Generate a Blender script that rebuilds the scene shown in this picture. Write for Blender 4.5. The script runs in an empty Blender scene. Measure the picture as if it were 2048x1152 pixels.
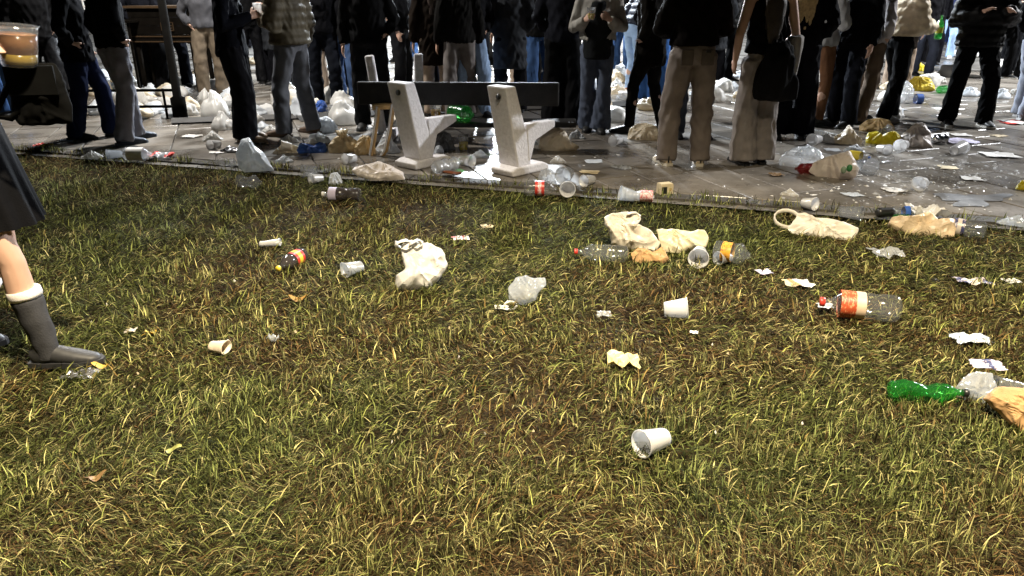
import bpy, math, random
import numpy as np
from mathutils import Vector, Matrix, Quaternion

# ------------------------------------------------------------------ camera, world, light, exposure
FPX, CAMH = 1479.0, 1.5
TH = math.atan(596 / FPX)
CT, ST = math.cos(TH), math.sin(TH)
sc = bpy.context.scene
C = sc.collection
cam_data = bpy.data.cameras.new('camera')
cam_data.sensor_width = 36.0
cam_data.lens = FPX / 2048 * 36.0
cam_data.clip_start = 0.05
cam_data.clip_end = 800
cam = bpy.data.objects.new('camera', cam_data)
cam.location = (0, 0, CAMH)
cam.rotation_euler = (math.pi / 2 - TH, 0, 0)
C.objects.link(cam)
sc.camera = cam

world = bpy.data.worlds.new('World')
sc.world = world
world.use_nodes = True
wn = world.node_tree.nodes
sky = wn.new('ShaderNodeTexSky')
sky.sky_type = 'NISHITA'
sky.sun_disc = False
sky.sun_elevation = math.radians(4)
sky.sun_rotation = math.radians(0)
bg = wn['Background']
world.node_tree.links.new(sky.outputs[0], bg.inputs[0])
bg.inputs[1].default_value = 0.004

PW_WARM, PW_BACK, PW_POST, PW_RIGHT, PW_MID = 6300, 24000, 2000, 11000, 10000
vs = sc.view_settings
sc.display_settings.display_device = 'sRGB'
vs.view_transform = 'Standard'
vs.look = 'None'
vs.exposure = 0.0
vs.gamma = 1.0
vs.use_curve_mapping = False
cy = sc.cycles
cy.use_denoising = True
cy.max_bounces = 7
cy.transparent_max_bounces = 24
cy.caustics_reflective = False
cy.caustics_refractive = False
cy.sample_clamp_indirect = 4.0

PZ = 0.05                       # top of the paving; the lawn lies at 0


def ray(u, v):
    dx = (u - 1024) / FPX
    dy = -(v - 576) / FPX
    return Vector((dx, CT + dy * ST, -ST + dy * CT))


def G(u, v, z=0.0):
    d = ray(u, v)
    t = (CAMH - z) / (-d.z)
    return Vector((t * d.x, t * d.y, z))


def depth(p):
    return p[1] * CT + (CAMH - p[2]) * ST


def SC(p):
    return FPX / depth(p)


def at_depth(u, v, y):
    d = ray(u, v)
    t = y / d.y
    return Vector((t * d.x, y, CAMH + t * d.z))


def edge_y(x):
    return 5.78 - 0.30 * x


def ground_z(p):
    return PZ if p[1] > edge_y(p[0]) else 0.016


# ------------------------------------------------------------------ helpers
def tag(o, label=None, cat=None, group=None, kind=None):
    if label: o['label'] = label
    if cat: o['category'] = cat
    if group: o['group'] = group
    if kind: o['kind'] = kind
    return o


def empty(name, loc=(0, 0, 0), rz=0.0):
    o = bpy.data.objects.new(name, None)
    o.empty_display_size = 0.1
    o.location = loc
    o.rotation_euler = (0, 0, rz)
    C.objects.link(o)
    return o


def mesh(name, parts, mats, smooth=True):
    """parts: list of (verts, faces, material index)"""
    V, Fc, MI = [], [], []
    for p in parts:
        b = len(V)
        V.extend([tuple(x) for x in p[0]])
        Fc.extend([tuple(i + b for i in f) for f in p[1]])
        MI.extend([p[2] if len(p) > 2 else 0] * len(p[1]))
    me = bpy.data.meshes.new(name)
    me.from_pydata(V, [], Fc)
    for m in (mats if isinstance(mats, (list, tuple)) else [mats]):
        me.materials.append(m)
    if any(MI):
        me.polygons.foreach_set('material_index', MI)
    if smooth:
        me.polygons.foreach_set('use_smooth', [True] * len(me.polygons))
    me.update()
    return me


def obj(name, me, parent=None):
    o = bpy.data.objects.new(name, me)
    C.objects.link(o)
    if parent is not None:
        o.parent = parent
    return o


def box(cx, cy_, cz, sx, sy, sz):
    x0, x1, y0, y1, z0, z1 = cx - sx / 2, cx + sx / 2, cy_ - sy / 2, cy_ + sy / 2, cz - sz / 2, cz + sz / 2
    v = [(x0, y0, z0), (x1, y0, z0), (x1, y1, z0), (x0, y1, z0), (x0, y0, z1), (x1, y0, z1), (x1, y1, z1), (x0, y1, z1)]
    f = [(0, 3, 2, 1), (4, 5, 6, 7), (0, 1, 5, 4), (1, 2, 6, 5), (2, 3, 7, 6), (3, 0, 4, 7)]
    return v, f


def tube(path, rad, n=12, ref=(1, 0, 0), cap=True):
    """closed loft; rad: float or (a, b); a lies along ref"""
    path = [Vector(p) for p in path]
    V, Fc = [], []
    k = len(path)
    for i, p in enumerate(path):
        t = path[min(i + 1, k - 1)] - path[max(i - 1, 0)]
        t.normalize()
        r = Vector(ref)
        a = r - t * r.dot(t)
        if a.length < 1e-3:
            a = Vector((0, 1, 0)) - t * t.y
        a.normalize()
        b = t.cross(a)
        ra, rb = rad[i] if isinstance(rad[i], (tuple, list)) else (rad[i], rad[i])
        for j in range(n):
            w = 2 * math.pi * j / n
            V.append(p + a * (ra * math.cos(w)) + b * (rb * math.sin(w)))
    for i in range(k - 1):
        for j in range(n):
            j2 = (j + 1) % n
            Fc.append((i * n + j, i * n + j2, (i + 1) * n + j2, (i + 1) * n + j))
    if cap:
        Fc.append(tuple(range(n))[::-1])
        Fc.append(tuple((k - 1) * n + j for j in range(n)))
    return V, Fc


def ball(c, r, nu=12, nv=8):
    rx, ry, rz = r if isinstance(r, (tuple, list)) else (r, r, r)
    V = [(c[0], c[1], c[2] - rz)]
    for i in range(1, nv):
        a = math.pi * i / nv - math.pi / 2
        for j in range(nu):
            w = 2 * math.pi * j / nu
            V.append((c[0] + rx * math.cos(a) * math.cos(w), c[1] + ry * math.cos(a) * math.sin(w), c[2] + rz * math.sin(a)))
    V.append((c[0], c[1], c[2] + rz))
    Fc = [(0, 1 + (j + 1) % nu, 1 + j) for j in range(nu)]
    for i in range(nv - 2):
        for j in range(nu):
            a, b = 1 + i * nu, 1 + (i + 1) * nu
            Fc.append((a + j, a + (j + 1) % nu, b + (j + 1) % nu, b + j))
    b = 1 + (nv - 2) * nu
    Fc += [(len(V) - 1, b + j, b + (j + 1) % nu) for j in range(nu)]
    return V, Fc


def lathe(prof, n=20):
    """prof: list of (r, z) open profile around z"""
    V, Fc = [], []
    for r, z in prof:
        for j in range(n):
            w = 2 * math.pi * j / n
            V.append((r * math.cos(w), r * math.sin(w), z))
    for i in range(len(prof) - 1):
        for j in range(n):
            j2 = (j + 1) % n
            Fc.append((i * n + j, i * n + j2, (i + 1) * n + j2, (i + 1) * n + j))
    return V, Fc


def tri(x):
    return np.abs((x % 1.0) - 0.5) * 2.0      # triangle wave 0..1


def crumple(P, rng, scale, n=7):
    """sum of folded-plane waves: facets with straight creases, range about -1..1"""
    d = np.zeros(len(P))
    w = 0
    for i in range(n):
        k = rng.normal(size=3)
        k /= np.linalg.norm(k)
        f = scale * rng.uniform(0.6, 2.2)
        a = 1.0 / f ** 0.7
        q = P @ k * f + rng.uniform()
        q = q + 0.25 * np.sin(P @ rng.normal(size=3) * scale * 2.1 + rng.uniform(0, 6))
        d += a * (tri(q) - 0.5) * 2
        w += a * 0.6
    return d / w


# ------------------------------------------------------------------ materials
MATS = {}


def mat(name, col, rough=0.6, var=0.25, nscale=8.0, bump=0.0, bscale=60.0, metal=0.0, spec=0.5, transl=0.0, sheen=0.0, world_co=False, crinkle=0.0):
    if name in MATS:
        return MATS[name]
    m = bpy.data.materials.new(name)
    m.use_nodes = True
    nt = m.node_tree
    N, L = nt.nodes, nt.links
    b = N['Principled BSDF']
    b.inputs['Roughness'].default_value = rough
    b.inputs['Metallic'].default_value = metal
    b.inputs['Specular IOR Level'].default_value = spec
    if sheen:
        b.inputs['Sheen Weight'].default_value = sheen
    tc = N.new('ShaderNodeTexCoord')
    co = tc.outputs['Object']
    if world_co:
        co = N.new('ShaderNodeNewGeometry').outputs['Position']
    nz = N.new('ShaderNodeTexNoise')
    nz.inputs['Scale'].default_value = nscale
    nz.inputs['Detail'].default_value = 4
    L.new(co, nz.inputs['Vector'])
    rp = N.new('ShaderNodeValToRGB')
    lo = [c * (1 - var) for c in col] + [1]
    hi = [min(1, c * (1 + var)) for c in col] + [1]
    rp.color_ramp.elements[0].color = lo
    rp.color_ramp.elements[1].color = hi
    rp.color_ramp.elements[0].position = 0.3
    rp.color_ramp.elements[1].position = 0.7
    L.new(nz.outputs['Fac'], rp.inputs[0])
    L.new(rp.outputs[0], b.inputs['Base Color'])
    if bump:
        n2 = N.new('ShaderNodeTexNoise')
        n2.inputs['Scale'].default_value = bscale
        n2.inputs['Detail'].default_value = 3
        L.new(co, n2.inputs['Vector'])
        bp = N.new('ShaderNodeBump')
        bp.inputs['Strength'].default_value = bump
        bp.inputs['Distance'].default_value = 0.01
        L.new(n2.outputs['Fac'], bp.inputs['Height'])
        L.new(bp.outputs[0], b.inputs['Normal'])
    if crinkle:
        prev = None
        for sc_, dist in ((5.0, .035), (13.0, .012)):
            n2 = N.new('ShaderNodeTexNoise')
            n2.inputs['Scale'].default_value = sc_
            n2.inputs['Detail'].default_value = 2
            n2.inputs['Distortion'].default_value = .6
            L.new(co, n2.inputs['Vector'])
            m1 = N.new('ShaderNodeMath')
            m1.operation = 'SUBTRACT'
            m1.inputs[1].default_value = .5
            L.new(n2.outputs['Fac'], m1.inputs[0])
            m2 = N.new('ShaderNodeMath')
            m2.operation = 'ABSOLUTE'
            L.new(m1.outputs[0], m2.inputs[0])
            bp = N.new('ShaderNodeBump')
            bp.inputs['Strength'].default_value = crinkle
            bp.inputs['Distance'].default_value = dist
            L.new(m2.outputs[0], bp.inputs['Height'])
            if prev: L.new(prev, bp.inputs['Normal'])
            prev = bp.outputs[0]
        L.new(prev, b.inputs['Normal'])
    if transl:
        t = N.new('ShaderNodeBsdfTranslucent')
        L.new(rp.outputs[0], t.inputs['Color'])
        mx = N.new('ShaderNodeMixShader')
        mx.inputs[0].default_value = transl
        L.new(b.outputs[0], mx.inputs[1])
        L.new(t.outputs[0], mx.inputs[2])
        L.new(mx.outputs[0], N['Material Output'].inputs[0])
    MATS[name] = m
    return m


def clear_mat(name, tint=(0.93, 0.94, 0.95), milk=0.08, rough=0.08, milkcol=(0.8, 0.8, 0.8), bumpy=.3):
    """thin clear plastic: see-through film with a fresnel gloss and a little milkiness"""
    if name in MATS:
        return MATS[name]
    m = bpy.data.materials.new(name)
    m.use_nodes = True
    N, L = m.node_tree.nodes, m.node_tree.links
    N.remove(N['Principled BSDF'])
    tr = N.new('ShaderNodeBsdfTransparent')
    tr.inputs[0].default_value = (*tint, 1)
    df = N.new('ShaderNodeBsdfDiffuse')
    df.inputs[0].default_value = (*milkcol, 1)
    tl = N.new('ShaderNodeBsdfTranslucent')
    tl.inputs[0].default_value = (*milkcol, 1)
    m0 = N.new('ShaderNodeMixShader')
    m0.inputs[0].default_value = 0.5
    L.new(df.outputs[0], m0.inputs[1])
    L.new(tl.outputs[0], m0.inputs[2])
    m1 = N.new('ShaderNodeMixShader')
    m1.inputs[0].default_value = milk
    L.new(tr.outputs[0], m1.inputs[1])
    L.new(m0.outputs[0], m1.inputs[2])
    gl = N.new('ShaderNodeBsdfGlossy')
    gl.inputs['Roughness'].default_value = rough
    fc = N.new('ShaderNodeLayerWeight')
    fc.inputs[0].default_value = .5
    pw = N.new('ShaderNodeMath')
    pw.operation = 'POWER'
    pw.inputs[1].default_value = 3.0
    L.new(fc.outputs['Facing'], pw.inputs[0])
    lw = N.new('ShaderNodeMapRange')
    lw.inputs[3].default_value = .08
    lw.inputs[4].default_value = .75
    L.new(pw.outputs[0], lw.inputs[0])
    nz = N.new('ShaderNodeTexNoise')
    nz.inputs['Scale'].default_value = 28
    nz.inputs['Detail'].default_value = 2
    L.new(N.new('ShaderNodeTexCoord').outputs['Object'], nz.inputs['Vector'])
    bp = N.new('ShaderNodeBump')
    bp.inputs['Strength'].default_value = bumpy
    bp.inputs['Distance'].default_value = .012
    L.new(nz.outputs['Fac'], bp.inputs['Height'])
    L.new(bp.outputs[0], gl.inputs['Normal'])
    m2 = N.new('ShaderNodeMixShader')
    L.new(lw.outputs[0], m2.inputs[0])
    L.new(m1.outputs[0], m2.inputs[1])
    L.new(gl.outputs[0], m2.inputs[2])
    L.new(m2.outputs[0], N['Material Output'].inputs[0])
    MATS[name] = m
    return m


CLEAR = clear_mat('clear_plastic', milk=0.07)
CUPCLEAR = clear_mat('clearer_cup', milk=.10)
FILM = clear_mat('clear_film', milk=0.40, rough=0.12, milkcol=(.86, .88, .9), bumpy=.9)
FROST = clear_mat('frosted_plastic', milk=0.82, rough=0.25, milkcol=(0.92, 0.91, 0.90))
GREENPET = clear_mat('green_plastic', tint=(0.30, 0.80, 0.36), milk=0.14, milkcol=(0.08, 0.50, 0.12), rough=.12)
WHITEBAG = mat('white_bag_plastic', (0.70, 0.68, 0.64), 0.38, 0.06, 6, transl=0.28, crinkle=.08)
GREYBAG = mat('bluish_white_bag_plastic', (0.66, 0.69, 0.72), 0.38, 0.06, 6, transl=0.28, crinkle=.08)
TANBAG = mat('tan_bag_plastic', (0.72, 0.62, 0.46), 0.4, 0.14, 7, transl=0.28, crinkle=.08)
PINKBAG = mat('pale_pink_bag_plastic', (0.74, 0.66, 0.58), 0.4, 0.08, 7, transl=0.28, crinkle=.08)
OCHREBAG = mat('ochre_stained_bag_plastic', (0.68, 0.52, 0.28), 0.4, 0.35, 9, transl=0.28, crinkle=.08)
YELLOWBAG = mat('yellow_bag_plastic', (0.72, 0.60, 0.03), 0.38, 0.10, 7, transl=0.28, crinkle=.08)
BLUEBAG = mat('blue_bag_plastic', (0.03, 0.10, 0.38), 0.35, 0.25, 9, crinkle=.08)
BROWNPAPER = mat('brown_paper', (0.42, 0.25, 0.11), 0.75, 0.15, 9, crinkle=.8)
DARKBAG = mat('dark_grey_bag_plastic', (0.06, 0.06, 0.06), 0.35, 0.3, 9, crinkle=.08)
PAPER = mat('white_paper', (0.74, 0.72, 0.68), 0.7, 0.08, 12)
CREAM = mat('cream_card', (0.62, 0.52, 0.34), 0.7, 0.1, 12)
RED = mat('red_plastic', (0.55, 0.045, 0.03), 0.35, 0.15, 14)
LILAC = mat('lilac_paper', (0.50, 0.46, 0.60), 0.6, 0.1, 12)
YELLOW = mat('yellow_plastic', (0.72, 0.55, 0.05), 0.35, 0.1, 14)
BLACKPL = mat('black_plastic', (0.015, 0.015, 0.015), 0.35, 0.2, 14)
COLA = mat('dark_drink', (0.022, 0.012, 0.010), 0.12, 0.1, 5)
BEER = mat('yellow_drink', (0.88, 0.74, 0.03), 0.2, 0.05, 5, transl=0.75)
AMBER = mat('amber_drink', (0.40, 0.19, 0.08), 0.2, 0.1, 5, transl=0.4)
FOIL = mat('silver_foil', (0.6, 0.6, 0.62), 0.25, 0.1, 20, metal=0.9)
DRYLEAF = mat('dry_leaf', (0.50, 0.30, 0.08), 0.7, 0.25, 25, transl=0.2)
YELLOWLEAF = mat('yellow_leaf', (0.70, 0.48, 0.08), 0.65, 0.15, 25, transl=0.2)
BROWNLEAF = mat('brown_leaf', (0.22, 0.13, 0.05), 0.7, 0.25, 25)
SKIN = mat('skin', (0.52, 0.32, 0.23), 0.5, 0.06, 10)
CONCRETE = mat('white_concrete', (0.76, 0.74, 0.76), 0.85, 0.09, 40, bump=0.5, bscale=60)
PLANKMAT = mat('dark_plank', (0.007, 0.006, 0.005), 0.6, 0.5, 12, bump=0.4, spec=.25)
DARKMETAL = mat('dark_painted_metal', (0.004, 0.0036, 0.003), 0.9, 0.3, 12, spec=.02)
TANMETAL = mat('tan_painted_metal', (0.52, 0.33, 0.13), 0.45, 0.2, 12)
WHITEMETAL = mat('white_painted_edge', (0.72, 0.70, 0.66), 0.45, 0.1, 12)


def label_mat(name, col, ink, amount=.56):
    """a printed label: base colour with small blocks of ink"""
    m = mat(name, col, .4, .12, 20)
    N, L = m.node_tree.nodes, m.node_tree.links
    b = N['Principled BSDF']
    src = b.inputs['Base Color'].links[0].from_socket
    mp = N.new('ShaderNodeMapping')
    mp.inputs['Scale'].default_value = (70, 70, 160)
    L.new(N.new('ShaderNodeTexCoord').outputs['Object'], mp.inputs['Vector'])
    nz = N.new('ShaderNodeTexNoise')
    nz.inputs['Scale'].default_value = 1
    nz.inputs['Detail'].default_value = 1
    L.new(mp.outputs[0], nz.inputs['Vector'])
    gt = N.new('ShaderNodeMath')
    gt.operation = 'GREATER_THAN'
    gt.inputs[1].default_value = amount
    L.new(nz.outputs['Fac'], gt.inputs[0])
    mx = N.new('ShaderNodeMix')
    mx.data_type = 'RGBA'
    L.new(gt.outputs[0], mx.inputs[0])
    L.new(src, mx.inputs[6])
    mx.inputs[7].default_value = (*ink, 1)
    L.new(mx.outputs[2], b.inputs['Base Color'])
    return m


def paving_mat(name, base, brick):
    m = bpy.data.materials.new(name)
    m.use_nodes = True
    N, L = m.node_tree.nodes, m.node_tree.links
    b = N['Principled BSDF']
    geo = N.new('ShaderNodeNewGeometry')
    nz = N.new('ShaderNodeTexNoise')
    nz.inputs['Scale'].default_value = 2.2
    nz.inputs['Detail'].default_value = 8
    nz.inputs['Roughness'].default_value = 0.65
    L.new(geo.outputs['Position'], nz.inputs['Vector'])
    fine = N.new('ShaderNodeTexNoise')
    fine.inputs['Scale'].default_value = 55
    fine.inputs['Detail'].default_value = 4
    L.new(geo.outputs['Position'], fine.inputs['Vector'])
    rp = N.new('ShaderNodeValToRGB')
    rp.color_ramp.elements[0].position = 0.32
    rp.color_ramp.elements[1].position = 0.72
    rp.color_ramp.elements[0].color = (*[c * 0.5 for c in base], 1)
    rp.color_ramp.elements[1].color = (*[c * 1.25 for c in base], 1)
    L.new(nz.outputs['Fac'], rp.inputs[0])
    mixf = N.new('ShaderNodeMix')
    mixf.data_type = 'RGBA'
    mixf.blend_type = 'OVERLAY'
    mixf.inputs[0].default_value = 0.35
    L.new(rp.outputs[0], mixf.inputs[6])
    L.new(fine.outputs['Fac'], mixf.inputs[7])
    col = mixf.outputs[2]
    if brick:
        mp = N.new('ShaderNodeMapping')
        mp.inputs['Rotation'].default_value = (0, 0, math.radians(-20))
        L.new(geo.outputs['Position'], mp.inputs['Vector'])
        bk = N.new('ShaderNodeTexBrick')
        bk.inputs['Scale'].default_value = 1.0
        bk.inputs['Brick Width'].default_value = 0.62
        bk.inputs['Row Height'].default_value = 0.42
        bk.inputs['Mortar Size'].default_value = 0.01
        bk.inputs['Color1'].default_value = (1, 1, 1, 1)
        bk.inputs['Color2'].default_value = (0.8, 0.8, 0.8, 1)
        bk.inputs['Mortar'].default_value = (0.25, 0.25, 0.25, 1)
        L.new(mp.outputs[0], bk.inputs['Vector'])
        mm = N.new('ShaderNodeMix')
        mm.data_type = 'RGBA'
        mm.blend_type = 'MULTIPLY'
        mm.inputs[0].default_value = 1.0
        L.new(col, mm.inputs[6])
        L.new(bk.outputs['Color'], mm.inputs[7])
        col = mm.outputs[2]
    else:
        oi = N.new('ShaderNodeObjectInfo')
        mr = N.new('ShaderNodeMapRange')
        mr.inputs[3].default_value = 0.75
        mr.inputs[4].default_value = 1.2
        L.new(oi.outputs['Random'], mr.inputs[0])
        mm = N.new('ShaderNodeMix')
        mm.data_type = 'RGBA'
        mm.blend_type = 'MULTIPLY'
        mm.inputs[0].default_value = 1.0
        L.new(col, mm.inputs[6])
        L.new(mr.outputs[0], mm.inputs[7])
        col = mm.outputs[2]
    L.new(col, b.inputs['Base Color'])
    wet = N.new('ShaderNodeTexNoise')
    wet.inputs['Scale'].default_value = 1.1
    wet.inputs['Detail'].default_value = 5
    L.new(geo.outputs['Position'], wet.inputs['Vector'])
    r2 = N.new('ShaderNodeMapRange')
    r2.inputs[1].default_value = 0.35
    r2.inputs[2].default_value = 0.65
    r2.inputs[3].default_value = 0.17
    r2.inputs[4].default_value = 0.48
    L.new(wet.outputs['Fac'], r2.inputs[0])
    L.new(r2.outputs[0], b.inputs['Roughness'])
    bp = N.new('ShaderNodeBump')
    bp.inputs['Strength'].default_value = 0.45
    bp.inputs['Distance'].default_value = 0.006
    b2 = N.new('ShaderNodeTexNoise')
    b2.inputs['Scale'].default_value = 24
    b2.inputs['Detail'].default_value = 6
    L.new(geo.outputs['Position'], b2.inputs['Vector'])
    L.new(b2.outputs['Fac'], bp.inputs['Height'])
    L.new(bp.outputs[0], b.inputs['Normal'])
    return m


ORANGERED = label_mat('orange_red_label', (0.42, 0.07, 0.025), (.62, .25, .12))
ORANGE = label_mat('orange_label', (0.60, 0.30, 0.04), (.25, .10, .03), .6)
PINKLABEL = label_mat('pink_red_label', (0.62, 0.16, 0.17), (.75, .6, .6), .5)
NAVYLABEL = label_mat('navy_label', (0.045, 0.05, 0.13), (.5, .42, .40), .58)
PAVE = paving_mat('paving_stone', (0.205, 0.180, 0.150), False)
PAVEFAR = paving_mat('far_paving', (0.22, 0.205, 0.185), True)

# ------------------------------------------------------------------ the setting: paving, kerb, lawn
rnd = random.Random(7)
rng = np.random.default_rng(11)

pave = obj('pavement', mesh('pavement', [([(-150, edge_y(-150) - 0.1, 0.03), (150, edge_y(150) - 0.1, 0.03), (150, 260, 0.03), (-150, 260, 0.03)], [(0, 1, 2, 3)])], PAVEFAR))
tag(pave, kind='structure')

AX = Vector((math.cos(math.radians(-70)), math.sin(math.radians(-70)), 0))   # long joints
AY = Vector((math.cos(math.radians(20)), math.sin(math.radians(20)), 0))
SW, SL, GAP = 0.42, 0.62, 0.007


def clip_poly(poly, off=0.155):
    """keep the paved side of the kerb"""
    f = lambda p: p[1] - (edge_y(p[0]) + off)
    out = []
    for i in range(len(poly)):
        a, b = poly[i], poly[(i + 1) % len(poly)]
        fa, fb = f(a), f(b)
        if fa >= 0: out.append(a)
        if (fa >= 0) != (fb >= 0):
            t = fa / (fa - fb)
            out.append((a[0] + (b[0] - a[0]) * t, a[1] + (b[1] - a[1]) * t))
    return out


def slab_solid(poly, z0, z1, bev=0.004):
    n = len(poly)
    cx = sum(p[0] for p in poly) / n
    cy_ = sum(p[1] for p in poly) / n
    ins = []
    for p in poly:
        d = Vector((cx - p[0], cy_ - p[1]))
        if d.length: d.normalize()
        ins.append((p[0] + d.x * bev * 1.4, p[1] + d.y * bev * 1.4))
    V = [(p[0], p[1], z0) for p in poly] + [(p[0], p[1], z1 - bev) for p in poly] + [(p[0], p[1], z1) for p in ins]
    Fc = []
    for l in (0, n):
        for i in range(n):
            j = (i + 1) % n
            Fc.append((l + i, l + j, l + n + j, l + n + i))
    Fc.append(tuple(range(2 * n, 3 * n)))
    return V, Fc


base_rect = [(-SL / 2 + GAP, -SW / 2 + GAP), (SL / 2 - GAP, -SW / 2 + GAP), (SL / 2 - GAP, SW / 2 - GAP), (-SL / 2 + GAP, SW / 2 - GAP)]
slab_me = mesh('paving_slab', [slab_solid(base_rect, -0.035, 0.0)], PAVE, smooth=False)
cand = []
for j in range(-60, 60):
    for i in range(-60, 60):
        c = AX * ((i + (0.5 if j % 2 else 0.0)) * SL) + AY * (j * SW) + Vector((0.06, 7.09, 0))
        if c.y > 15 or abs(c.x) > 0.74 * depth((c.x, c.y, 0)) + 0.6: continue
        poly = []
        for q in base_rect:
            w = c + AX * q[0] + AY * q[1]
            poly.append((w.x, w.y))
        cl = clip_poly(poly)
        if len(cl) < 3: continue
        cand.append((depth((c.x, c.y, 0)), c, poly, cl))
cand.sort(key=lambda t: t[0])
rest = []
for k, (d, c, poly, cl) in enumerate(cand):
    dz = rnd.uniform(-0.0025, 0.002)
    if k < 300:
        whole = len(cl) == 4 and all(abs(a[0] - b[0]) + abs(a[1] - b[1]) < 1e-6 for a, b in zip(cl, poly))
        if whole:
            o = obj('paving_slab', slab_me, pave)
            o.location = (c.x, c.y, PZ + dz)
            o.rotation_euler = (rnd.uniform(-.003, .003), rnd.uniform(-.003, .003), math.radians(-70) + rnd.uniform(-.004, .004))
        else:
            lp = [(x - c.x, y - c.y) for x, y in cl]
            if len(lp) >= 3:
                o = obj('paving_slab', mesh('cut_slab', [slab_solid(lp, -0.035, 0.0)], PAVE, smooth=False), pave)
                o.location = (c.x, c.y, PZ + dz)
    else:
        rest.append(slab_solid(cl, PZ - 0.035 + dz, PZ + dz))
tag(obj('far_slabs', mesh('far_slabs', rest, PAVE, smooth=False), pave), kind='stuff')

# kerb of long stones
KERB = mat('kerb_stone', (0.06, 0.053, 0.045), 0.8, 0.45, 5, bump=0.7, bscale=50, world_co=True)
ED = Vector((1, -0.30, 0)).normalized()
EN = Vector((0.30, 1, 0)).normalized()
kerb = obj('kerb', mesh('kerb', [(lambda a, b: ([a + Vector((0, 0, -.05)), b + Vector((0, 0, -.05)), b + EN * .14 + Vector((0, 0, -.05)), a + EN * .14 + Vector((0, 0, -.05)),
                                                a + Vector((0, 0, .03)), b + Vector((0, 0, .03)), b + EN * .14 + Vector((0, 0, .03)), a + EN * .14 + Vector((0, 0, .03))],
                                               [(4, 5, 6, 7), (0, 1, 5, 4), (2, 3, 7, 6)]))(Vector((-9, edge_y(-9), 0)) + EN * .004, Vector((7, edge_y(7), 0)) + EN * .004)], KERB, smooth=False))
tag(kerb, kind='structure')
kst = mesh('kerb_stone', [slab_solid([(0.004, 0), (0.896, 0), (0.896, .145), (0.004, .145)], -0.09, 0.0, 0.006)], KERB, smooth=False)
s = -9.0
while s < 8:
    p = Vector((0, edge_y(0), 0)) + ED * s
    o = obj('kerb_stone', kst, kerb)
    o.location = (p.x, p.y, PZ - 0.002 + rnd.uniform(-.006, .003))
    o.rotation_euler = (rnd.uniform(-.01, .01), 0, math.atan2(ED.y, ED.x) + rnd.uniform(-.004, .004))
    s += 0.9


def vnoise(x, y, cell, seed):
    r = np.random.default_rng(seed).uniform(size=(256, 256))
    gx, gy = x / cell + 1000, y / cell + 1000
    ix, iy = np.floor(gx).astype(int), np.floor(gy).astype(int)
    fx, fy = gx - ix, gy - iy
    fx, fy = fx * fx * (3 - 2 * fx), fy * fy * (3 - 2 * fy)
    a, b = r[ix % 256, iy % 256], r[(ix + 1) % 256, iy % 256]
    c, d = r[ix % 256, (iy + 1) % 256], r[(ix + 1) % 256, (iy + 1) % 256]
    return (a * (1 - fx) + b * fx) * (1 - fy) + (c * (1 - fx) + d * fx) * fy


def lawn_h(x, y):
    h = (vnoise(x, y, 0.9, 1) - .5) * .03 + (vnoise(x, y, .22, 2) - .5) * .014
    return h * np.clip((5.78 - .3 * x - y) / .6, 0, 1) - 0.004


def soil_mat():
    m = bpy.data.materials.new('trampled_soil')
    m.use_nodes = True
    N, L = m.node_tree.nodes, m.node_tree.links
    b = N['Principled BSDF']
    b.inputs['Roughness'].default_value = 0.9
    b.inputs['Specular IOR Level'].default_value = 0.04
    geo = N.new('ShaderNodeNewGeometry')
    a = N.new('ShaderNodeTexNoise')
    a.inputs['Scale'].default_value = 3
    a.inputs['Detail'].default_value = 8
    f = N.new('ShaderNodeTexNoise')
    f.inputs['Scale'].default_value = 90
    f.inputs['Detail'].default_value = 5
    L.new(geo.outputs['Position'], a.inputs['Vector'])
    L.new(geo.outputs['Position'], f.inputs['Vector'])
    r = N.new('ShaderNodeValToRGB')
    r.color_ramp.elements[0].position = .35
    r.color_ramp.elements[1].position = .7
    r.color_ramp.elements[0].color = (0.014, 0.011, 0.005, 1)
    r.color_ramp.elements[1].color = (0.042, 0.028, 0.013, 1)
    L.new(a.outputs['Fac'], r.inputs[0])
    mx = N.new('ShaderNodeMix')
    mx.data_type = 'RGBA'
    mx.blend_type = 'OVERLAY'
    mx.inputs[0].default_value = .8
    L.new(r.outputs[0], mx.inputs[6])
    L.new(f.outputs['Fac'], mx.inputs[7])
    L.new(mx.outputs[2], b.inputs['Base Color'])
    bp = N.new('ShaderNodeBump')
    bp.inputs['Strength'].default_value = .8
    bp.inputs['Distance'].default_value = .012
    L.new(f.outputs['Fac'], bp.inputs['Height'])
    L.new(bp.outputs[0], b.inputs['Normal'])
    return m


SOIL = soil_mat()
nx, ny = 150, 110
gx = np.linspace(-9, 7, nx)
V = []
for x in gx:
    ys = np.linspace(-6, edge_y(x), ny)
    zs = lawn_h(np.full(ny, x), ys)
    V.extend(zip(np.full(ny, x), ys, zs))
Fc = [(i * ny + j, (i + 1) * ny + j, (i + 1) * ny + j + 1, i * ny + j + 1) for i in range(nx - 1) for j in range(ny - 1)]
lawn = obj('lawn', mesh('lawn', [(V, Fc)], SOIL))
tag(lawn, kind='structure')


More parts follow.
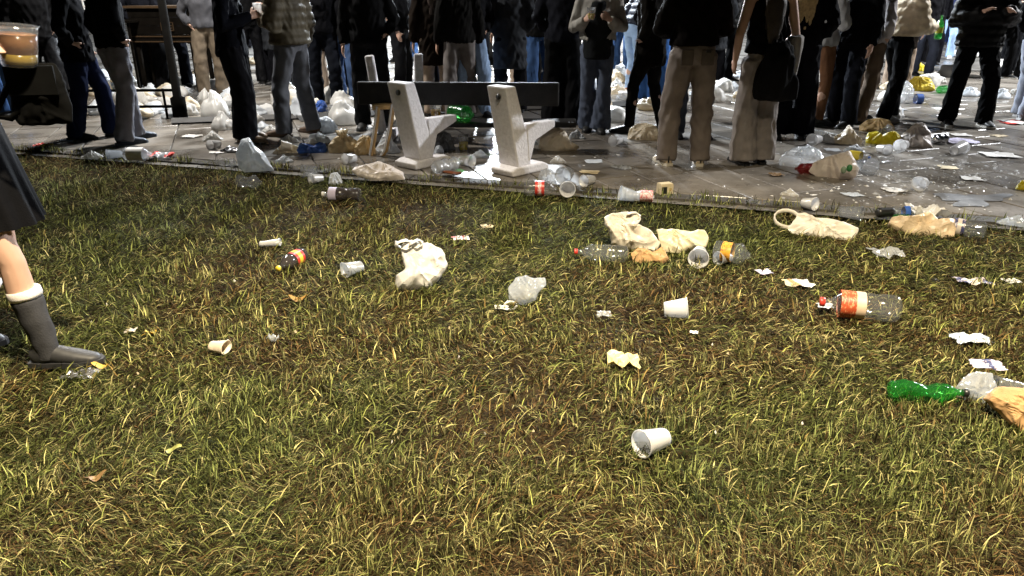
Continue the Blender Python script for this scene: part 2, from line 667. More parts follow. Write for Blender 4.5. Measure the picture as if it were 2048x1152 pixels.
# ------------------------------------------------------------------ grass (uncountable)
def grass():
    out = []
    for y0, y1, dens in ((1.25, 2.2, 15500), (2.2, 3.2, 11000), (3.2, 4.6, 7900), (4.6, 7.8, 5300)):
        xm = 0.72 * (y1 * CT + CAMH * ST) + .3
        n = int(dens * (y1 - y0) * 2 * xm)
        x = rng.uniform(-xm, xm, n)
        y = rng.uniform(y0, y1, n)
        ok = (y < 5.78 - .3 * x - .005 + rng.normal(size=n) * .045) & (np.abs(x) < 0.72 * (y * CT + CAMH * ST) + .25)
        out.append(np.stack([x[ok], y[ok]], 1))
    P = np.concatenate(out)
    # tufts of upright grass
    tufts = []
    for k in range(1300):
        y = rng.uniform(1.35, 6.8) if k % 3 else rng.uniform(1.35, 2.6)
        x = rng.uniform(-1, 1) * (0.72 * (y * CT + CAMH * ST))
        if y > edge_y(x) - .05 or vnoise(np.array([x]), np.array([y]), .8, 5)[0] < .42: continue
        nb = rng.integers(8, 32)
        tufts.append(np.stack([x + rng.normal(size=nb) * .028, y + rng.normal(size=nb) * .028], 1))
    for u, v, nb in ((50, 960, 40), (90, 985, 40), (20, 990, 30), (640, 765, 50), (1830, 940, 70), (1860, 955, 60), (1940, 1120, 60), (1700, 1140, 60), (1500, 905, 60), (720, 1000, 50), (1330, 950, 50), (210, 815, 40),
                     (560, 800, 40), (960, 1090, 70), (1010, 1060, 50), (1560, 950, 60), (1650, 870, 60), (1780, 900, 50), (1990, 1000, 60), (300, 640, 40), (1120, 690, 40), (420, 960, 40), (1480, 700, 40), (260, 330, 60), (300, 345, 50)):
        g = G(u, v, 0)
        tufts.append(np.stack([g.x + rng.normal(size=nb) * .035, g.y + rng.normal(size=nb) * .035], 1))
    for k in range(170):                      # ragged fringe hanging over the kerb
        x = rng.uniform(-5.5, 4.2)
        y = edge_y(x) + rng.normal() * .035
        nb = rng.integers(6, 22)
        tufts.append(np.stack([x + rng.normal(size=nb) * .03, y + rng.normal(size=nb) * .02], 1))
    T = np.concatenate(tufts)
    nP, nT = len(P), len(T)
    X = np.concatenate([P, T])
    n = len(X)
    up = np.concatenate([np.zeros(nP, bool), np.ones(nT, bool)])
    x, y = X[:, 0], X[:, 1]
    green = vnoise(x, y, .75, 21) * .6 + vnoise(x, y, .2, 22) * .4
    green = green + .16 * np.exp(-((y - 4.7) / .9) ** 2) - .2 * np.exp(-((x - 1.9) / .9) ** 2 - ((y - 3.6) / .8) ** 2) - .10 * np.exp(-((y - 1.5) / .8) ** 2)
    bare = vnoise(x, y, .55, 31) * .6 + vnoise(x, y, .16, 32) * .4
    keep = (rng.uniform(size=n) < np.clip((bare - .12) * 3.2, .5, 1)) | up
    x, y, up, green = x[keep], y[keep], up[keep], green[keep]
    n = len(x)
    z = np.where(y > 5.78 - .3 * x, PZ - .008, lawn_h(x, y))
    dep = y * CT + CAMH * ST
    # combed, trampled: azimuth follows a slow field, mostly across the view
    field = (vnoise(x, y, .5, 41) - .5) * 3.4
    az = field + rng.normal(size=n) * .75 + np.where(rng.uniform(size=n) < .5, 0, math.pi)
    az = np.where(up, rng.uniform(0, 2 * math.pi, n), az)
    stand = rng.uniform(size=n) < .055
    lean = np.where(up, np.abs(rng.normal(size=n)) * .38, np.where(stand, rng.uniform(.3, 1.0, n), rng.uniform(1.22, 1.55, n)))
    ln = np.where(up, rng.uniform(.035, .095, n), rng.uniform(.03, .095, n))
    wd = np.where(up | stand, rng.uniform(.0014, .0026, n), rng.uniform(.0008, .0022, n)) * np.clip(dep / 2.4, .85, 1.55)
    dirx, diry = np.cos(az), np.sin(az)
    h1 = ln * .55
    cx1, cz1 = np.sin(lean * .75) * h1, np.cos(lean * .75) * h1
    lean2 = np.minimum(lean * 1.06 + rng.uniform(-.05, .35, n), 1.62)
    cx2, cz2 = cx1 + np.sin(lean2) * ln * .45, np.maximum(cz1 + np.cos(lean2) * ln * .45, .003)
    tw = az + math.pi / 2 + rng.normal(size=n) * .6
    wx, wy = np.cos(tw) * wd, np.sin(tw) * wd
    lift = np.where(up, -.004, rng.uniform(-.002, .016, n))
    V = np.zeros((n, 5, 3))
    V[:, 0] = np.stack([x - wx, y - wy, z + lift], 1)
    V[:, 1] = np.stack([x + wx, y + wy, z + lift], 1)
    V[:, 2] = np.stack([x + dirx * cx1 - wx * .8, y + diry * cx1 - wy * .8, z + lift + cz1 - wd * .3], 1)
    V[:, 3] = np.stack([x + dirx * cx1 + wx * .8, y + diry * cx1 + wy * .8, z + lift + cz1 + wd * .3], 1)
    V[:, 4] = np.stack([x + dirx * cx2, y + diry * cx2, z + lift + cz2], 1)
    base = np.arange(n)[:, None] * 5
    quads = (base + np.array([0, 1, 3, 2])).ravel()
    tris = (base + np.array([2, 3, 4])).ravel()
    me = bpy.data.meshes.new('grass')
    me.vertices.add(n * 5)
    me.vertices.foreach_set('co', V.reshape(-1))
    nl = n * 7
    me.loops.add(nl)
    li = np.empty((n, 7), np.int32)
    li[:, :4] = quads.reshape(n, 4)
    li[:, 4:] = tris.reshape(n, 3)
    me.loops.foreach_set('vertex_index', li.ravel())
    me.polygons.add(n * 2)
    st = np.empty((n, 2), np.int32)
    st[:, 0] = np.arange(n) * 7
    st[:, 1] = st[:, 0] + 4
    me.polygons.foreach_set('loop_start', st.ravel())
    me.update(calc_edges=True)
    me.validate()
    # blade colours: straw, olive, green, brown in patches
    straw, olive = np.array([.30, .265, .115]), np.array([.15, .165, .048])
    grn, brown = np.array([.078, .092, .028]), np.array([.10, .062, .026])
    u = rng.uniform(size=n) + (green - .5) * 1.25
    col = np.where((u < .22)[:, None], brown, np.where((u < .48)[:, None], straw, np.where((u < .8)[:, None], olive, grn)))
    col = np.where(up[:, None] & (rng.uniform(size=n) < .75)[:, None], np.where((green > .55)[:, None], [.30, .33, .11], [.36, .34, .125]), col)
    col = np.where((stand & ~up)[:, None], col * 1.5 + [.06, .05, .01], col)
    col = col * (.12 + 1.95 * rng.uniform(size=n) ** 2.8)[:, None]  # random tone, mostly dark, few bright: turf shadow contrast put into blade colour
    cc = np.ones((n, 5, 4))
    cc[:, :, :3] = col[:, None, :]
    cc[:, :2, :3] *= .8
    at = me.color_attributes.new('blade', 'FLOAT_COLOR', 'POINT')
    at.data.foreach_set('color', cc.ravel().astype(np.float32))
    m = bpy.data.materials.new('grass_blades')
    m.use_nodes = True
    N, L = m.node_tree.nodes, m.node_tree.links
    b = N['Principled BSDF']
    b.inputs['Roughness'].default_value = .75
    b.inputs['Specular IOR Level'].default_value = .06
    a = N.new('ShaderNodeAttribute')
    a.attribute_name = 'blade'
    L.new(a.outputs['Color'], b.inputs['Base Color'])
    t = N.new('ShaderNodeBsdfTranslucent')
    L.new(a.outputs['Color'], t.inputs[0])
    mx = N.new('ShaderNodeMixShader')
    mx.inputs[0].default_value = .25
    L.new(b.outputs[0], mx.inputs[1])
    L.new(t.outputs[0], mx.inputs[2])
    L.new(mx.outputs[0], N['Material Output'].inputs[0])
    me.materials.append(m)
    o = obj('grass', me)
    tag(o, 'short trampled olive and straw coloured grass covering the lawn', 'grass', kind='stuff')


grass()


# ------------------------------------------------------------------ lamps (the light of the place)
def lamp(label, x, y, h, power, col, size, base=PZ, r=.045, head=(0.45, .2), arm=None):
    t = empty('street_lamp', (x, y, base))
    obj('pole', mesh('pole', [tube([(0, 0, 0), (0, 0, .25), (0, 0, .27), (0, 0, h)], [r * 1.9, r * 1.9, r * 1.1, r * .8], 12)], DARKMETAL), t)
    obj('lamp_head', mesh('lamp_head', [tube([(0, 0, h - .02), (0, 0, h + .1), (0, 0, h + .2)], [head[0], head[0] * .9, head[0] * .25], 16)], DARKMETAL), t)
    if arm:
        obj('arm', mesh('arm', [tube([(0, 0, h - .25), (arm[0] * .5, arm[1] * .5, h + .12), (arm[0], arm[1], h + .12)], [r, r * .8, r * .7], 10, ref=(0, 0, 1))], DARKMETAL), t)
        t.children[1].location = (arm[0], arm[1], 0)
    d = bpy.data.lights.new('lamp_light', 'SPOT' if arm else 'POINT')
    if arm:
        d.spot_size = math.radians(100)
        d.spot_blend = .75
    d.energy = power
    d.color = col
    d.shadow_soft_size = size
    l = bpy.data.objects.new('lamp_light', d)
    C.objects.link(l)
    l.parent = t
    l.location = (arm[0] if arm else 0, arm[1] if arm else 0, h - .02 - size * 1.2)
    tag(t, label, 'street lamp', 'plaza lamps')
    return t


COOL, WARM = (0.84, 0.92, 1.0), (1.0, 0.85, 0.60)
pp = G(362, 238, PZ)
lamp('slim dark lamp post behind the low rail, left of the bench', pp.x, pp.y, 4.4, PW_POST, (1.0, 0.96, 0.90), .1)
lamp('tall lamp post with a long arm standing on the lawn behind the viewpoint', 2.6, -1.6, 6.2, PW_WARM, WARM, .12, base=0, arm=(-2.0, 2.3))
lamp('tall lamp post far behind the crowd', -0.75, 25.0, 5.4, PW_BACK, COOL, .2)
lamp('lamp post at the right side of the plaza', 13.0, 11.5, 6.5, PW_RIGHT, (0.95, 0.97, 1.0), .14)
lamp('lamp post among the crowd in the middle distance', -0.45, 16.0, 5.0, PW_MID, COOL, .14)
# ------------------------------------------------------------------ people
def remesh(name, parts, mats, voxel, smooth=3, disp=None):
    me0 = mesh(name, parts, [], smooth=True)
    ob = bpy.data.objects.new(name + '_volume', me0)
    C.objects.link(ob)
    md = ob.modifiers.new('r', 'REMESH')
    md.mode = 'VOXEL'
    md.voxel_size = voxel
    if smooth:
        ms = ob.modifiers.new('s', 'SMOOTH')
        ms.iterations = smooth
        ms.factor = .5
    dg = bpy.context.evaluated_depsgraph_get()
    me = bpy.data.meshes.new_from_object(ob.evaluated_get(dg))
    bpy.data.objects.remove(ob)
    bpy.data.meshes.remove(me0)
    me.name = name
    me.materials.clear()
    for m in (mats if isinstance(mats, (list, tuple)) else [mats]):
        me.materials.append(m)
    n = len(me.vertices)
    if disp is not None and n:
        P = np.empty(n * 3, np.float32)
        me.vertices.foreach_get('co', P)
        Nn = np.empty(n * 3, np.float32)
        me.vertices.foreach_get('normal', Nn)
        P = P.reshape(-1, 3).astype(float)
        P2 = P + Nn.reshape(-1, 3) * disp(P)[:, None]
        me.vertices.foreach_set('co', P2.astype(np.float32).ravel())
    me.polygons.foreach_set('use_smooth', [True] * len(me.polygons))
    me.update()
    return me


def finger(base, d, side, up, ln, r, curl):
    """a bent finger: d pointing out of the palm, curling towards up"""
    p = [Vector(base)]
    ang = curl[0]
    for k, f in enumerate((.45, .32, .23)):
        dd = d * math.cos(ang) + up * math.sin(ang)
        p.append(p[-1] + dd * ln * f)
        ang += curl[1]
    return tube(p, [r, r * .95, r * .85, r * .6], 7, ref=side)


def hand(wrist, d, palm_n, side, grip=False):
    """palm and five fingers; d along the hand, palm_n out of the palm, side towards the thumb"""
    d, n, s_ = Vector(d).normalized(), Vector(palm_n).normalized(), Vector(side).normalized()
    w = Vector(wrist)
    parts = [tube([w - d * .03, w + d * .02, w + d * .06, w + d * .095], [(.026, .02), (.034, .019), (.042, .018), (.038, .014)], 10, ref=s_)]
    cur = (.55, .75) if grip else (.15, .3)
    for k, (off, ln) in enumerate(((.031, .072), (.011, .082), (-.010, .076), (-.030, .060))):
        parts.append(finger(w + d * .085 + s_ * off, d, s_, n, ln, .0088, (cur[0] + .06 * k, cur[1])))
    td = (d * .55 + s_ * .8 + n * (.5 if grip else .15)).normalized()
    tb = w + d * .025 + s_ * .03
    parts.append(tube([tb, tb + td * .035, tb + td * .035 + (td * .5 + d * .5 + n * (.5 if grip else .1)).normalized() * .032,
                       tb + td * .035 + (td * .3 + d * .6 + n * (.8 if grip else .2)).normalized() * .056], [.013, .0115, .010, .007], 7, ref=n))
    return parts


def folds(seed, amp, zs=9.0, xs=3.0, pw=1.0):
    r = np.random.default_rng(seed)
    ks = [(r.normal() * xs, r.normal() * xs, zs * r.uniform(.5, 1.7) * r.choice([-1, 1]), r.uniform(0, 1)) for _ in range(6)]

    def f(P):
        d = np.zeros(len(P))
        for i, (a, b, c, ph) in enumerate(ks):
            q = P[:, 0] * a + P[:, 1] * b + P[:, 2] * c + ph + .35 * np.sin(P[:, 0] * 23 + P[:, 2] * 7 + i)
            d += (tri(q) ** 1.5 - .4) / (1 + .25 * i)
        w = .45 + .55 * np.sin(P[:, 2] * 5.1 + seed) ** 2
        return d * amp * w
    return f


BLACK = (0.004, 0.004, 0.005)
FAB = {}


def fabric(col, rough=.85):
    k = tuple(round(c, 3) for c in col) + (rough,)
    if k not in FAB:
        FAB[k] = mat('fabric_%d' % len(FAB), col, rough, .22, 9, bump=.25, bscale=160, spec=.04 if rough > .6 else .12)
    return FAB[k]


PEOPLE = 0


def person(label, u, v, yaw, h=1.74, st=.11, step=0.0, top='jacket', tcol=BLACK, hem=.90, leg='straight', lcol=(.03, .035, .05),
           shoe=(.015, .015, .015), sole=None, armL=None, armR=None, hair=('short', (.02, .014, .01)), voxel=.0172, lean=0.0, group='people standing in the crowd',
           legL=None, legR=None, trough=.85, seed=None, pos=None, gz=PZ, sleeve=True, fat=1.0, gripL=False, gripR=False, toes=0.12, skin=None, extra=None, cat='person'):
    global PEOPLE
    PEOPLE += 1
    seed = seed or PEOPLE * 13
    lcol = tuple(c * 1.5 for c in lcol) if max(lcol) > .04 else lcol
    tcol = tuple(min(.7, c * 1.4) for c in tcol) if max(tcol) > .04 else tcol
    S = h / 1.75
    p = pos if pos is not None else G(u, v, gz)
    t = empty('person', p, math.radians(yaw))
    t.scale = (S, S, S)
    L = {}
    rs = random.Random(seed)
    rel = rs.choice((-1, 1)) if not step else 0       # the relaxed leg of a standing person
    for sd, cust in ((-1, legL), (1, legR)):
        ank = Vector((sd * st, sd * -step / 2, .085))
        hip = Vector((sd * .092, lean * .0, .90))
        knee = (ank + hip) / 2 + Vector((sd * .012, .035 + abs(step) * .06, .02))
        if sd == rel:
            k = rs.uniform(.4, 1.3)
            ank += Vector((sd * .035 * k, .06 * k, 0))
            knee += Vector((sd * .03 * k, .065 * k, -.01))
        if cust:
            knee, ank = Vector(cust[0]), Vector(cust[1])
        L[sd] = (hip, knee, ank)
    # spine, leaning forward
    def sp(x, y, z):
        dz = z - .95
        return Vector((x, y + (lean * dz if dz > 0 else 0), z - (abs(lean) * .25 * dz if dz > 0 else 0)))
    shL, shR = sp(-.185, 0, 1.415), sp(.185, 0, 1.415)
    A = {}
    for sd, cust, sh in ((-1, armL, shL), (1, armR, shR)):
        if cust:
            el, wr = Vector(cust[0]), Vector(cust[1])
        else:
            el, wr = sp(sd * .245, -.03, 1.13), sp(sd * .26, .045, .89)
            if rs.random() < .7 and sleeve:      # hand in the pocket
                el, wr = sp(sd * .285, -.055, 1.13), sp(sd * .195, .02, 1.0)
        A[sd] = (sh, el, wr)
    # one continuous body: trunk, neck, head, arms with hands, legs with feet
    hc = sp(0, .035, 1.635)
    B = [tube([sp(0, 0, .86), sp(0, 0, .96), sp(0, 0, 1.10), sp(0, .01, 1.28), sp(0, 0, 1.40), sp(0, -.01, 1.46)], [(.11, .08), (.12, .085), (.11, .08), (.14, .09), (.15, .08), (.06, .06)], 14),
         tube([sp(0, -.01, 1.43), sp(0, .0, 1.50), sp(0, .02, 1.56)], [.06, .055, .055], 10),
         ball(hc, (.075, .095, .115), 14, 10), ball(hc + Vector((0, .03, -.06)), (.055, .06, .055)),
         tube([hc + Vector((0, .085, .02)), hc + Vector((0, .108, -.022)), hc + Vector((0, .088, -.03))], [.009, .014, .012], 6),
         ball(hc + Vector((-.077, 0, -.01)), (.012, .022, .032), 8, 6), ball(hc + Vector((.077, 0, -.01)), (.012, .022, .032), 8, 6),
         ball(hc + Vector((0, .088, -.062)), (.022, .012, .010), 8, 6)]
    for sd, grip in ((-1, gripL), (1, gripR)):
        sh, el, wr = A[sd]
        B.append(tube([sh + Vector((-sd * .06, 0, .01)), sh, sh * .5 + el * .5, el, el * .5 + wr * .5, wr], [.05, .052, .045, .038, .036, .026], 10))
        d = (wr - el).normalized()
        side = Vector((-sd * .35, .5, .8)) if grip else Vector((0, 1, .1))
        side = (side - d * side.dot(d)).normalized()
        n = side.cross(d) * (1 if sd > 0 else -1)
        if n.x * sd > 0: n = -n
        B += hand(wr, d, n, side, grip)
        hip, kn, an = L[sd]
        B.append(tube([hip, hip * .5 + kn * .5, kn, kn * .6 + an * .4 + Vector((0, -.012, 0)), kn * .2 + an * .8, an, an - Vector((0, 0, .03))], [.082, .072, .052, .056, .038, .034, .036], 12))
        B.append(tube([an + Vector((0, -.04, -.05)), an + Vector((sd * .005, .03, -.05)), an + Vector((sd * .015, .13, -.062))], [(.03, .03), (.035, .028), (.03, .015)], 8))
    sk = skin or SKIN
    vb = .0095 if (gripL or gripR or skin) else max(voxel, .0155)
    obj('body', remesh('body', B, sk, vb, 2), t)
    for sd in (-1, 1):
        obj('eye', mesh('eye', [ball(hc + Vector((sd * .03, .078, .012)), (.012, .012, .010), 8, 6)], mat('eye', (.3, .28, .26), .2)), t)
    # hair
    H = [ball(hc + Vector((0, -.012, .022)), (.086, .100, .112), 14, 10)]
    if hair[0] == 'long':
        H.append(tube([hc + Vector((0, -.06, .05)), hc + Vector((0, -.09, -.08)), sp(0, -.105, 1.40), sp(0, -.115, 1.22), sp(0, -.12, 1.05)], [(.07, .04), (.085, .035), (.10, .03), (.09, .025), (.05, .012)], 12))
    obj('hair', remesh('hair', H, mat('hair_%d' % (abs(hash(hair[1])) % 9999), hair[1], .5, .3, 40, bump=.4, bscale=120), .018, 2, folds(seed + 5, .004, 3, 25)), t)
    # trousers
    if leg != 'none':
        hemr = {'straight': .088, 'wide': .125, 'slim': .056, 'flare': .118}[leg]
        kr = {'straight': .086, 'wide': .115, 'slim': .066, 'flare': .080}[leg] * fat
        tr = {'straight': .103, 'wide': .115, 'slim': .092, 'flare': .098}[leg] * fat
        T = [tube([(0, -.005, .86), (0, -.01, .93), (0, 0, 1.0), (0, .0, 1.06)], [(.15 * fat, .11 * fat), (.175 * fat, .13 * fat), (.165 * fat, .12 * fat), (.15 * fat, .108 * fat)], 16)]
        for sd in (-1, 1):
            hip, kn, an = L[sd]
            end = an - Vector((0, 0, .045 if leg != 'slim' else .01))
            T.append(tube([hip + Vector((0, -.01, .03)), hip * .55 + kn * .45 + Vector((0, -.005, 0)), kn, kn * .5 + end * .5, kn * .15 + end * .85, end],
                          [(tr, tr * 1.1), (tr * .93, tr), kr, kr * .5 + hemr * .5, hemr, hemr * 1.02], 14))
        obj('trousers', remesh('trousers', T, fabric(lcol, trough), voxel * .85, 2, folds(seed, .0095 if leg != 'slim' else .006, 4.6, 8.5)), t)
    # shoes
    for sd in (-1, 1):
        hip, kn, an = L[sd]
        ax = Vector((math.sin(sd * toes), math.cos(toes), 0))
        a0 = an - Vector((0, 0, .085))
        Sh = [tube([a0 + ax * -.075 + Vector((0, 0, .045)), a0 + ax * -.05 + Vector((0, 0, .05)), a0 + ax * .03 + Vector((0, 0, .05)), a0 + ax * .12 + Vector((0, 0, .036)), a0 + ax * .19 + Vector((0, 0, .026)), a0 + ax * .215 + Vector((0, 0, .022))],
                   [(.022, .03), (.038, .045), (.043, .045), (.048, .032), (.038, .022), (.012, .01)], 12),
              tube([a0 + ax * -.02 + Vector((0, 0, .05)), a0 + ax * -.015 + Vector((0, 0, .11))], [.044, .043], 10)]
        so = obj('shoe', remesh('shoe', Sh, mat('shoe_%.3f_%.3f_%.3f' % shoe, shoe, .55, .15, 30), .011, 2), t)
        sv = [a0 + ax * y + Vector((ax.y, -ax.x, 0)) * x for x, y in ((-.03, -.082), (.03, -.082), (.043, -.03), (.045, .05), (.052, .12), (.04, .20), (.012, .225), (-.012, .225), (-.04, .20), (-.052, .12), (-.045, .05), (-.043, -.03))]
        n = len(sv)
        VV = [q + Vector((0, 0, .001)) for q in sv] + [q + Vector((0, 0, .026)) for q in sv]
        FF = [tuple(range(n))[::-1], tuple(range(n, 2 * n))] + [(i, (i + 1) % n, n + (i + 1) % n, n + i) for i in range(n)]
        sc_ = sole or tuple(c * .8 for c in shoe)
        obj('sole', mesh('sole', [(VV, FF)], mat('sole_%.3f_%.3f_%.3f' % sc_, sc_, .6, .1, 30), smooth=False), so)
    # upper garment
    thick = {'jacket': 1.0, 'puffer': 1.18, 'coat': 1.05, 'sweater': .93, 'tee': .88}[top]
    U = [tube([sp(0, 0, hem), sp(0, 0, hem + .06), sp(0, 0, max(1.08, hem + .1)), sp(0, .01, 1.28), sp(0, 0, 1.40), sp(0, -.01, 1.455), sp(0, -.01, 1.50)],
              [(.205 * thick, .155 * thick), (.205 * thick, .155 * thick), (.19 * thick, .14 * thick), (.20 * thick, .14 * thick), (.195 * thick, .115 * thick), (.11, .085), (.07, .07)], 18)]
    for sd in (-1, 1):
        sh, el, wr = A[sd]
        sr = (.078, .068, .06, .048) if top != 'puffer' else (.092, .088, .078, .055)
        if not sleeve:
            continue
        sr = tuple(r * thick for r in sr)
        U.append(tube([sh + Vector((-sd * .07, 0, .0)), sh, sh * .5 + el * .5, el, el * .45 + wr * .55, wr + (wr - el).normalized() * -.005], [sr[0], sr[0], sr[1], sr[1] * .97, sr[2], sr[3]], 12))
    fd = folds(seed + 2, .011, 4.5, 8)
    if top == 'puffer':
        f0 = fd
        fd = lambda P: f0(P) * .5 + .012 * (np.abs(np.sin(P[:, 2] * 38)) - .5)
    g = {'jacket': 'jacket', 'puffer': 'jacket', 'coat': 'coat', 'sweater': 'sweater', 'tee': 'top'}[top]
    obj(g, remesh(g, U, fabric(tcol, .55 if top == 'puffer' else .85), voxel * .9, 2, fd), t)
    tag(t, label, cat, group)
    if extra:
        extra(t)
    return t


def place(t, local):
    """a point given in a person's own axes, in the scene"""
    a = t.rotation_euler.z
    x, y, z = [c * t.scale[0] for c in local]
    return Vector((t.location.x + x * math.cos(a) - y * math.sin(a), t.location.y + x * math.sin(a) + y * math.cos(a), t.location.z + z))
# ------------------------------------------------------------------ litter builders
def elev(p):
    return math.atan2(CAMH - p[2], p[1])


def blob(seed, shape, nu=76, nv=46):
    r = np.random.default_rng(seed)
    Vv, Ff = ball((0, 0, 0), 1, nu, nv)
    P = np.array(Vv, float)
    d = P.copy()
    lob = sum(np.sin(d @ r.normal(size=3) * r.uniform(1.2, 2.6) + r.uniform(0, 6)) for _ in range(4)) / 4
    da = d * [1, 1, .5]
    cr = crumple(da + r.normal(size=3) * 3, r, .75, 7)
    cr2 = crumple(da + r.normal(size=3) * 3, r, 2.2, 6)
    cr3 = crumple(d + r.normal(size=3) * 3, r, 5.0, 6)
    P = d * (1 + .24 * lob + .27 * cr + .09 * cr2 + .012 * cr3)[:, None]
    z = P[:, 2]
    if shape == 'tall':
        k = np.clip((z + 1) / 2, 0, 1)
        P[:, :2] *= (1.10 - .55 * k ** 1.5)[:, None]
    elif shape == 'neck':       # gathered towards the top with a loose ruffle
        k = np.clip((z + 1) / 2, 0, 1.2)
        P[:, :2] *= (1.1 - .95 * np.clip(k, 0, .8) ** 2 + 1.2 * np.clip(k - .8, 0, 1))[:, None]
    elif shape == 'long':       # gathered sideways
        k = (P[:, 0] + 1) / 2
        P[:, 1:] *= (1.05 - .55 * np.exp(-((k - .32) / .11) ** 2))[:, None]
    elif shape == 'spread':
        rr = np.hypot(P[:, 0], P[:, 1])
        P[:, 2] *= np.clip(1.15 - .55 * rr, .18, 1.1)
    P[:, 2] = np.where(P[:, 2] < -.45, -.45 + (P[:, 2] + .45) * .12, P[:, 2])
    P -= P.min(0)
    P /= P.max(0)
    P -= [.5, .5, 0]
    return P, Ff


def facets(P, r, groups=4, planes=6):
    """flat facets meeting in sharp creases, about -1..1"""
    g = np.zeros(len(P))
    for k in range(groups):
        A = r.normal(size=(planes, P.shape[1]))
        b = r.normal(size=planes) * .22
        v = (P @ A.T) * .8 + b
        v = v.max(1) if k % 2 else v.min(1)
        g += v - v.mean()
    return np.clip(g / (g.std() * 2.0 + 1e-6), -1.2, 1.2)


def pillow(out, T, seed, n=96, rings=16, pleat=(0, 0)):
    """a slack bag from an outline in metres (x, z): two crumpled skins closed along the outline"""
    r = np.random.default_rng(seed)
    O = np.array(out, float)
    seg = np.roll(O, -1, 0) - O
    ln = np.hypot(seg[:, 0], seg[:, 1])
    cum = np.concatenate([[0], np.cumsum(ln)])
    tt = np.linspace(0, cum[-1], n, endpoint=False)
    B = np.stack([np.interp(tt, cum, np.append(O[:, k], O[0, k])) for k in (0, 1)], 1)
    B = (np.roll(B, 1, 0) + 2 * B + np.roll(B, -1, 0)) / 4
    size = max(np.ptp(O[:, 0]), np.ptp(O[:, 1]))
    # ragged little nicks
    c = np.array([(B[:, 0].min() + B[:, 0].max()) / 2, B[:, 1].min() + np.ptp(B[:, 1]) * .45])
    nick = crumple(np.stack([B[:, 0], B[:, 1], 0 * B[:, 0]], 1) / size * 3 + 7, r, 1.6, 6)
    B = c + (B - c) * (1 + .035 * nick)[:, None]
    f = np.sin(np.linspace(0, 1, rings) * math.pi / 2)[:, None, None]      # 0 centre .. 1 outline
    G2 = c + (B - c)[None] * f
    flat = G2.reshape(-1, 2)
    ff = np.repeat(f[:, 0, 0], n)
    P3 = np.stack([flat[:, 0], flat[:, 1], 0 * ff], 1) / size
    V, Fc = [], []
    for sgn in (-1, 1):
        off = r.normal(size=3) * 3
        k1 = crumple(P3 * 2.2 + off, r, .75, 6)
        k2 = crumple(P3 * 2.2 + off * 2, r, 2.0, 6)
        k3 = crumple(P3 * 2.2 + off * 3, r, 4.5, 5)
        rdg = np.zeros(len(P3))
        for _ in range(7):                     # long sharp creases
            d2 = r.normal(size=2)
            d2 /= np.hypot(*d2)
            q = (P3[:, 0] * d2[0] + P3[:, 1] * d2[1]) * r.uniform(1.6, 3.6) + r.uniform() + .12 * np.sin(P3[:, 0] * 9 + P3[:, 1] * 7 + r.uniform(0, 6))
            msk = np.clip(np.sin((P3[:, 0] * d2[1] - P3[:, 1] * d2[0]) * r.uniform(3, 6) + r.uniform(0, 6)) + .35, 0, 1)
            rdg += tri(q) ** 5 * msk
        th = np.sqrt(np.clip(1 - ff ** 2.2, 0, 1))
        ang = np.arctan2(flat[:, 1] - pleat[1], flat[:, 0] - pleat[0])
        pl = (tri(ang * 2.1 + .3 * np.sin(ang * 5)) - .5) * .10 if pleat != (0, 0) else 0
        Q = P3[:, :2] - P3[:, :2].mean(0)
        f1 = facets(Q, r, 5, 5)
        f2 = facets(Q + r.normal(size=2) * .05, r, 8, 9)
        f3 = sum(facets(Q - q0, r, 2, 4) * np.exp(-((Q - q0) ** 2).sum(1) / .02) for q0 in Q[r.integers(0, len(Q), 9)])
        y = sgn * T * th * np.clip(.72 + .50 * f1 + .42 * f2 + 2.2 * pl, .15, 1.8) + sgn * size * (.045 * f3 + .030 * rdg + .012 * k2) * np.clip(th * 2, .15, 1)
        y = np.where(sgn * y < .002 * (1 - ff), sgn * .002 * (1 - ff), y)
        base = len(V)
        V.extend(zip(flat[:, 0], y, flat[:, 1]))
        for i in range(rings - 1):
            for j in range(n):
                j2 = (j + 1) % n
                q = (base + i * n + j, base + i * n + j2, base + (i + 1) * n + j2, base + (i + 1) * n + j)
                Fc.append(q if sgn > 0 else q[::-1])
    return V, Fc


SHAPES = {'dome': [(-.5, .1), (-.46, .45), (-.30, .85), (-.05, 1), (.22, .93), (.40, .70), (.5, .3), (.46, .02), (.1, 0), (-.3, 0)],
          'tall': [(-.5, .08), (-.42, .5), (-.25, .85), (-.05, 1), (.08, .86), (.25, .66), (.40, .35), (.5, .08), (.2, 0), (-.25, 0)],
          'neck': [(-.5, .15), (-.48, .5), (-.25, .70), (-.10, .78), (-.2, 1), (.1, .96), (.18, .97), (.08, .76), (.3, .65), (.5, .35), (.46, .03), (0, 0), (-.35, .02)],
          'long': [(-.5, .3), (-.44, .8), (-.25, 1), (-.13, .66), (.1, .86), (.36, .92), (.5, .5), (.44, .06), (.1, .0), (-.15, .12), (-.35, 0)],
          'spread': [(-.5, .12), (-.38, .42), (-.2, .6), (.0, 1), (.16, .8), (.34, .5), (.5, .22), (.42, 0), (0, .03), (-.3, 0)]}


